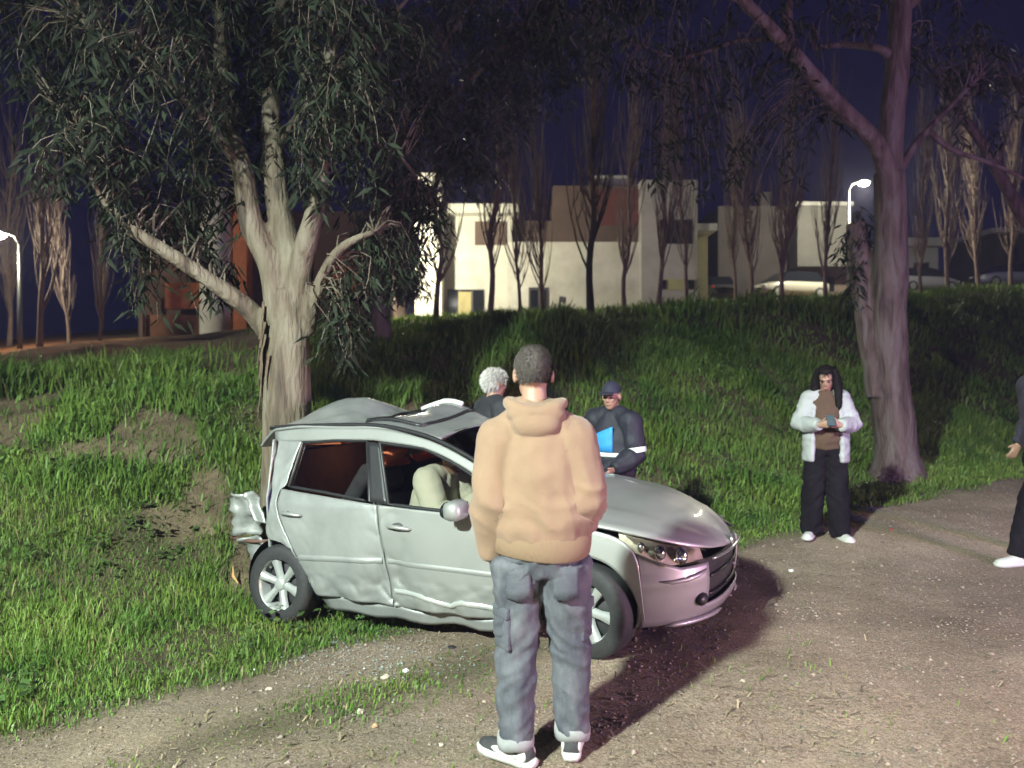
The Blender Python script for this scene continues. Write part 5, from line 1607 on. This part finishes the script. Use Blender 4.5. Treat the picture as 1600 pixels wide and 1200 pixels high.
for k in 'LR':
    s_ = Vector(JW['sh'+k]); n_ = Vector(JW['neck']); j.ell(s_, (.082, .085, .082), 14, 10)
    ring_tube(j, [(n_.lerp(s_, .42) + Vector((0, -.02, .0)), .055, .07), (n_.lerp(s_, .75) + Vector((0, -.005, 0)), .068, .078), (s_, .078, .08)], 14)
j.tube([(.10 * math.cos(a), -.01 + .09 * math.sin(a), 1.40 - .02 * math.sin(a)) for a in np.linspace(math.radians(-215), math.radians(35), 18)], .028, 8)
def dj(p, n): return .010 * fold_noise(p, 6., 2.2, (1, 1, 1.7)) + .005 * fold_noise(p, 15., 4.)
link_mesh('jacket', remeshed(j, .011, 4, dj), PUFF, wo)
ph = empty('telephone', (0, 0, 0)); bpy.data.objects.remove(ph)
wm = Matrix.Translation((wx, wy, tz(wx, wy))) @ Matrix.Rotation(math.radians(166), 4, 'Z')
tel = empty('telephone'); tel.matrix_world = wm @ Matrix.Translation((0, .315, 1.145)) @ Matrix.Rotation(math.radians(-38), 4, 'X')
tag(tel, 'dark telephone held in both hands by the woman', 'telephone')
MB().box((-.036, -.075, -.004), (.036, .075, .004), .003).build('case', mat('phone_case', (.015, .02, .025), .3), tel)
MB().box((-.033, -.070, .0042), (.033, .070, .0052)).build('screen', emis_mat('phone_screen', (.06, .09, .10), .08), tel)

# ---------------- officer in a dark cap behind the bonnet
NAVY = mat('navy_jacket', (.010, .010, .020), .7, var=.25, scale=7, bump=.15, bscale=70)
ox, oy = at(958, 720, 6.85).x, 6.85
JO = dict(pelvis=(0, 0, .93), chest=(0, 0, 1.24), neck=(0, -.01, 1.475), head=(0, .03, 1.615),
          shL=(-.185, 0, 1.40), elL=(-.24, .0, 1.12), wrL=(-.16, .22, 1.00), shR=(.185, 0, 1.40), elR=(.24, .0, 1.12), wrR=(.16, .22, 1.00),
          hipL=(-.09, 0, .86), knL=(-.10, .02, .48), anL=(-.12, 0, .085), hipR=(.09, 0, .86), knR=(.10, .02, .48), anR=(.12, 0, .085))
orz = math.radians(138)
off_, oR, oH, otop, opn = person('officer in a dark cap and navy jacket with a blue panel behind the bonnet', (ox, oy, at(958, 595, 6.85).z - 1.755), orz, JO, ('jacket', NAVY), ('trousers', BLKP), (SNB, SNB),
    bulk=1.0, head=(math.radians(14), math.radians(-8)), top_grow=.030, top_hem=.86)
hair_cap(off_, oR, oH, mat('navy_cap', (.016, .016, .034), .8), cut=lambda p: p.z < .035, grow=1.13, name='cap', disp=.0008)
cp = MB().ell((0, .115, .048), (.072, .065, .010), 16, 8); cp.v = [oR @ v + oH for v in cp.v]; cp.build('cap_peak', mat('navy_cap', (0, 0, 0)), off_, True)
hair_cap(off_, oR, oH, HAIRD, cut=lambda p: p.y > -.01 or p.z > .045 or p.z < -.05, grow=1.02, disp=.001)
def torso_band(parent, name, m, a0, a1, z0, z1, rx, ry, n=14, skew=0.0, c=(0, 0)):
    V, F = [], []
    for jx in range(4):
        for i in range(n):
            a = math.radians(a0 + (a1 - a0) * i / (n - 1)); t = jx / 3
            zt = z1 + skew * (1 - i / (n - 1)); V.append((c[0] + rx * math.cos(a), c[1] + ry * math.sin(a), z0 + (zt - z0) * t))
    for jx in range(3):
        for i in range(n - 1): F.append((jx*n+i, jx*n+i+1, (jx+1)*n+i+1, (jx+1)*n+i))
    o = pyobj(name, V, F, m, parent, True); s = o.modifiers.new('t', 'SOLIDIFY'); s.thickness = .006; s.offset = 0
    return o
SKY = mat('sky_blue_panel', (.03, .25, .58), .7, var=.1, scale=10); REFL = mat('reflective_band', (.66, .68, .66), .4)
torso_band(otop, 'blue_panel', SKY, 28, 118, 1.135, 1.36, .203, .168, skew=-.13)
torso_band(otop, 'reflective_band', REFL, 30, 150, 1.095, 1.13, .204, .168)
for k in 'LR':
    s_, e = Vector(JO['sh'+k]), Vector(JO['el'+k]); d = (e - s_).normalized(); p = s_.lerp(e, .88)
    MB().tube([p - d*.022, p + d*.022], [.098, .098], 20, cap=False).build('sleeve_band', REFL, otop, True)
# ---------------- white haired man behind the roof
gx2, gy2 = at(770, 600, 7.0).x, 7.0
JG = {k: v for k, v in JO.items()}
wh, hR, hH, htop, hpn = person('white haired man in dark clothes standing behind the car roof', (gx2, gy2, at(770, 580, 7.0).z - 1.735), math.radians(-62), JG, ('coat', mat('charcoal_coat', (.018, .019, .024), .8, var=.2, scale=8)), ('trousers', BLKP), (SNB, SNB),
    bulk=1.05, head=(math.radians(0), math.radians(-6)))
hair_cap(wh, hR, hH, HAIRG, cut=lambda p: (p.y > .055 and p.z < .07) or p.z < -.055 or (p.y > .0 and p.z < .01), grow=1.06, disp=.008, strands=2500, slen=.035, lift=.8)
# ---------------- person stepping in at the right edge
rx2, ry2 = at(1640, 880, 6.6).x, 6.6
JR = dict(pelvis=(0, 0, .93), chest=(0, .02, 1.24), neck=(0, .03, 1.475), head=(0, .07, 1.625),
          shL=(-.185, 0, 1.40), elL=(-.23, .02, 1.13), wrL=(-.20, .19, 1.02), shR=(.185, 0, 1.40), elR=(.23, -.05, 1.12), wrR=(.22, .08, .92),
          hipL=(-.09, 0, .86), knL=(-.09, .24, .52), anL=(-.09, .36, .085), hipR=(.09, 0, .86), knR=(.09, -.02, .48), anR=(.09, -.16, .10))
rp, rR, rH, rtop, rpn = person('person in dark clothes and white sneakers stepping in at the right edge', (rx2, ry2, tz(rx2, ry2)), math.radians(98), JR, ('jacket', mat('dark_violet_jacket', (.022, .018, .035), .8, var=.2, scale=7)), ('trousers', BLKP), (mat('white_sneaker', (0, 0, 0)), SNW),
    bulk=1.08, scale=1.07, foot_pitch=(0, math.radians(-12)))
hair_cap(rp, rR, rH, HAIRD, cut=lambda p: (p.y > .05 and p.z < .075) or p.z < -.05 or (p.y > .0 and p.z < .01), grow=1.06)
MB().tube([Vector(JR['wrL']) + Vector((.036 * math.cos(a), .01 + .02 * math.sin(a), .036 * math.sin(a))) for a in np.linspace(0, 2 * math.pi, 18)], .007, 6, cap=False).build('bracelet', CHROME, rp, True)
# ---------------- person in the car
CREAM = mat('cream_jacket', (.52, .50, .40), .85, var=.06, scale=7, bump=.1, bscale=60)
JS = dict(pelvis=(0, 0, .14), chest=(.0, .08, .40), neck=(0, .17, .60), head=(.0, .27, .69),
          shL=(-.17, .13, .54), elL=(-.25, .25, .31), wrL=(-.12, .46, .30), shR=(.17, .13, .54), elR=(.25, .25, .31), wrR=(.12, .46, .30),
          hipL=(-.09, .05, .12), knL=(-.12, .46, .20), anL=(-.12, .56, -.12), hipR=(.09, .05, .12), knR=(.12, .46, .20), anR=(.12, .56, -.12))
cm = car.matrix_world.copy()
def bent_hood(t, N, H):
    t.ell(N + Vector((0, -.05, .0)), (.10, .075, .055), 16, 10)
ps, sR, sH, stp, spn = person('person in a cream jacket bent forward inside the car', (0, 0, 0), 0, JS, ('jacket', CREAM), ('trousers', BLKP), (SNB, SNB), bulk=1.0, head=(math.radians(-25), math.radians(-35)), seated=True, top_grow=.035, hood=bent_hood)
ps.matrix_world = cm @ Matrix.Translation((1.10, -.34, .56)) @ Matrix.Rotation(math.radians(-90), 4, 'Z')
hair_cap(ps, sR, sH, mat('grey_brown_hair', (.16, .12, .10), .7, var=.3, scale=50), cut=lambda p: (p.y > .055 and p.z < .07) or p.z < -.055 or (p.y > .0 and p.z < .01), grow=1.06)

# ================================================================== DEBRIS
def rock(name, label, u, v, r, m, cat='stone', seed=0, flat=.6, group=None, Y=None):
    # on the ground under that spot of the picture
    if Y is None:
        Y = 5.0
        for _ in range(40):
            p = at(u, v, Y); Y = (CAMH - tz(p.x, Y)) * FPX / (v - VH)
    p = at(u, v, Y); bm = bmesh.new(); bmesh.ops.create_icosphere(bm, subdivisions=2, radius=r)
    for w in bm.verts:
        w.co *= 1 + .45 * fbm(w.co * (1.2 / r) + Vector((seed * 3.1, 0, 0)), 3); w.co.z *= flat
    me = bpy.data.meshes.new(name); bm.to_mesh(me); bm.free()
    o = link_mesh(name, me, m); o.location = (p.x, Y, tz(p.x, Y) + r * flat * .5); o.rotation_euler = (0, 0, seed * 1.3); tag(o, label, cat, group)
    return o
STN = mat('pale_stone', (.42, .36, .29), .9, var=.2, scale=30); STW = mat('white_plastic', (.62, .62, .58), .5)
rock('stone', 'largest pale stone left of the man on the dirt', 563, 1114, .022, STN, seed=1)
rock('stone', 'pale stone just below the sill of the car', 602, 1060, .024, STN, seed=2)
rock('stone', 'whitish stone right of the pale stone below the sill', 634, 1050, .020, STW, seed=3)
rock('stone', 'orange tinted stone beside the grass strip', 586, 1135, .016, mat('orange_stone', (.42, .25, .15), .9), seed=4)
rock('stone', 'small pale stone at the edge of the tall grass', 420, 1078, .018, STN, seed=5)
rock('stone', 'stone half sunk in the bank at the left edge', 45, 690, .09, mat('bank_stone', (.30, .25, .19), .9, var=.2, scale=8), seed=6)
rock('stone', 'pale lump of earth in the grass left of the wheel', 160, 660, .08, mat('earth_lump', (.26, .20, .14), .95, var=.2, scale=10), seed=12)
rock('stone', 'grey stone on the track right of the man shadow', 1160, 1065, .014, STN, seed=21)
rock('stone', 'brownish stone near the lower right corner', 1480, 1130, .016, mat('brown_stone', (.20, .15, .12), .9), seed=22)
rock('stone', 'small pale stone just left of the man foot', 690, 1165, .013, STN, seed=23)
rock('bumper_shard', 'dark plastic shard on the dirt below the car door', 706, 1012, .030, BLACKP, 'debris', seed=24, flat=.25)
rock('bumper_shard', 'silver plastic shard on the dirt below the rear door', 520, 1005, .026, SILVER, 'debris', seed=25, flat=.3)
rock('plastic_piece', 'white plastic piece on the track in front of the car', 1236, 893, .024, STW, 'debris', seed=7)
rock('bottle_cap', 'small red cap on the track by the woman', 1393, 828, .016, mat('red_plastic', (.5, .02, .03), .5), 'debris', seed=8, flat=.4)
rock('cup', 'crumpled pink and white cup in the grass at left', 18, 1062, .035, mat('pink_cup', (.55, .30, .28), .7, col2=(.6, .5, .45), scale=20), 'litter', seed=9)
rock('paper_scrap', 'white scrap of paper in the grass left of the car', 196, 765, .03, STW, 'litter', seed=10, flat=.5)
def glass_bits(n, seed):
    r = np.random.default_rng(seed); V, F = [], []
    for i in range(n):
        u, v = r.normal(590, 75), r.normal(1022, 26)
        if v < 975: continue
        Y = 5.0
        for _ in range(6): p = at(u, v, Y); Y = (CAMH - tz(p.x, Y)) * FPX / (v - VH)
        p = at(u, v, Y); c = np.array([p.x, Y, tz(p.x, Y) + .006]); k = len(V); s = r.uniform(.003, .010)
        for a in (0, 2.1, 4.2): V.append(c + np.array([math.cos(a + i), math.sin(a + i), r.uniform(-.1, .6)]) * s)
        V.append(c + np.array([0, 0, s * .8])); F += [(k, k+1, k+3), (k+1, k+2, k+3), (k+2, k, k+3)]
    return V, F
V, F = glass_bits(420, 5)
gb = pyobj('broken_glass', V, F, mat('glass_crumbs', (.20, .25, .24), .2, spec=.6)); tag(gb, 'crumbs of broken window glass on the dirt beside the car', 'glass', kind='stuff')
# bark and splinters torn off by the crash
for i, (u, v, l, lab) in enumerate(((372, 915, .16, 'orange splinter of wood behind the rear wheel'), (352, 905, .12, 'dark splinter of wood left of the rear wheel'), (250, 772, .14, 'thin dry twig in the grass left of the torn bumper'))):
    Y = 6.3 if i < 2 else 7.2; p = at(u, v, Y); z = tz(p.x, Y)
    o = MB().tube([(0, 0, 0), (l*.4, .02, l*.35), (l*.9, 0, l*.9)], [.004, .012, .003], 5).build('wood_splinter', mat('fresh_wood', (.50, .27, .11), .8) if i == 0 else STRIP)
    o.location = (p.x, Y, z + .04); o.rotation_euler = (.3, .2, 2.4); tag(o, lab, 'wood')

# ================================================================== EMERGENCY VEHICLE (just out of the picture; its beacon tints the right side)
ev = parked_car('patrol_car', 'patrol car with a lit roof beacon on the track', (7.4, 1.0, 0.0), math.radians(152), mat('patrol_paint', (.55, .56, .6), .35, coat=.5), 'car', None)
MB().box((-.55, -.5, 1.46), (-.25, .5, 1.50), .01).build('beacon_bar', BLACKP, ev)
for sg, c, pw, nm in ((1, (1.0, .56, .40), RED_POWER, 'red'), (-1, (.12, .14, 1.0), BLUE_POWER, 'blue')):
    MB().box((-.52, min(sg*.05, sg*.48), 1.50), (-.28, max(sg*.05, sg*.48), 1.60), .02).build('beacon_lens', emis_mat('beacon_' + nm, c, 8.0), ev)
    ld = bpy.data.lights.new('beacon_light', 'POINT'); ld.energy = pw; ld.color = c; ld.shadow_soft_size = .15
    lo = bpy.data.objects.new('beacon_light', ld); COL.objects.link(lo); lo.parent = ev; lo.location = (-.4, sg*.3, 1.78)
for sg in (-1, 1):
    hl = bpy.data.lights.new('headlamp_light', 'SPOT'); hl.energy = HEADLAMP_POWER; hl.color = (1.0, .62, .50); hl.spot_size = math.radians(50); hl.spot_blend = .6; hl.shadow_soft_size = .09
    ho = bpy.data.objects.new('headlamp_light', hl); COL.objects.link(ho); ho.parent = ev; ho.location = (2.16, sg * .56, .66)
    ho.rotation_euler = Vector((1, 0, -.10)).to_track_quat('-Z', 'Y').to_euler()
finish_remesh()

# ================================================================== HAZE (thin volume added round everything to lift the blacks)
hz_ = MB().box((-420, -420, -3.0), (420, 420, 24.0)).build('haze', None)
hm = bpy.data.materials.new('added_haze'); hm.use_nodes = True
hm.node_tree.nodes.clear()
ho_ = hm.node_tree.nodes.new('ShaderNodeOutputMaterial'); hv = hm.node_tree.nodes.new('ShaderNodeVolumePrincipled')
hv.inputs['Color'].default_value = (.66, .66, 1.0, 1); hv.inputs['Density'].default_value = .0012; hv.inputs['Anisotropy'].default_value = .2
hm.node_tree.links.new(hv.outputs[0], ho_.inputs['Volume'])
hz_.data.materials.append(hm); tag(hz_, kind='stuff')
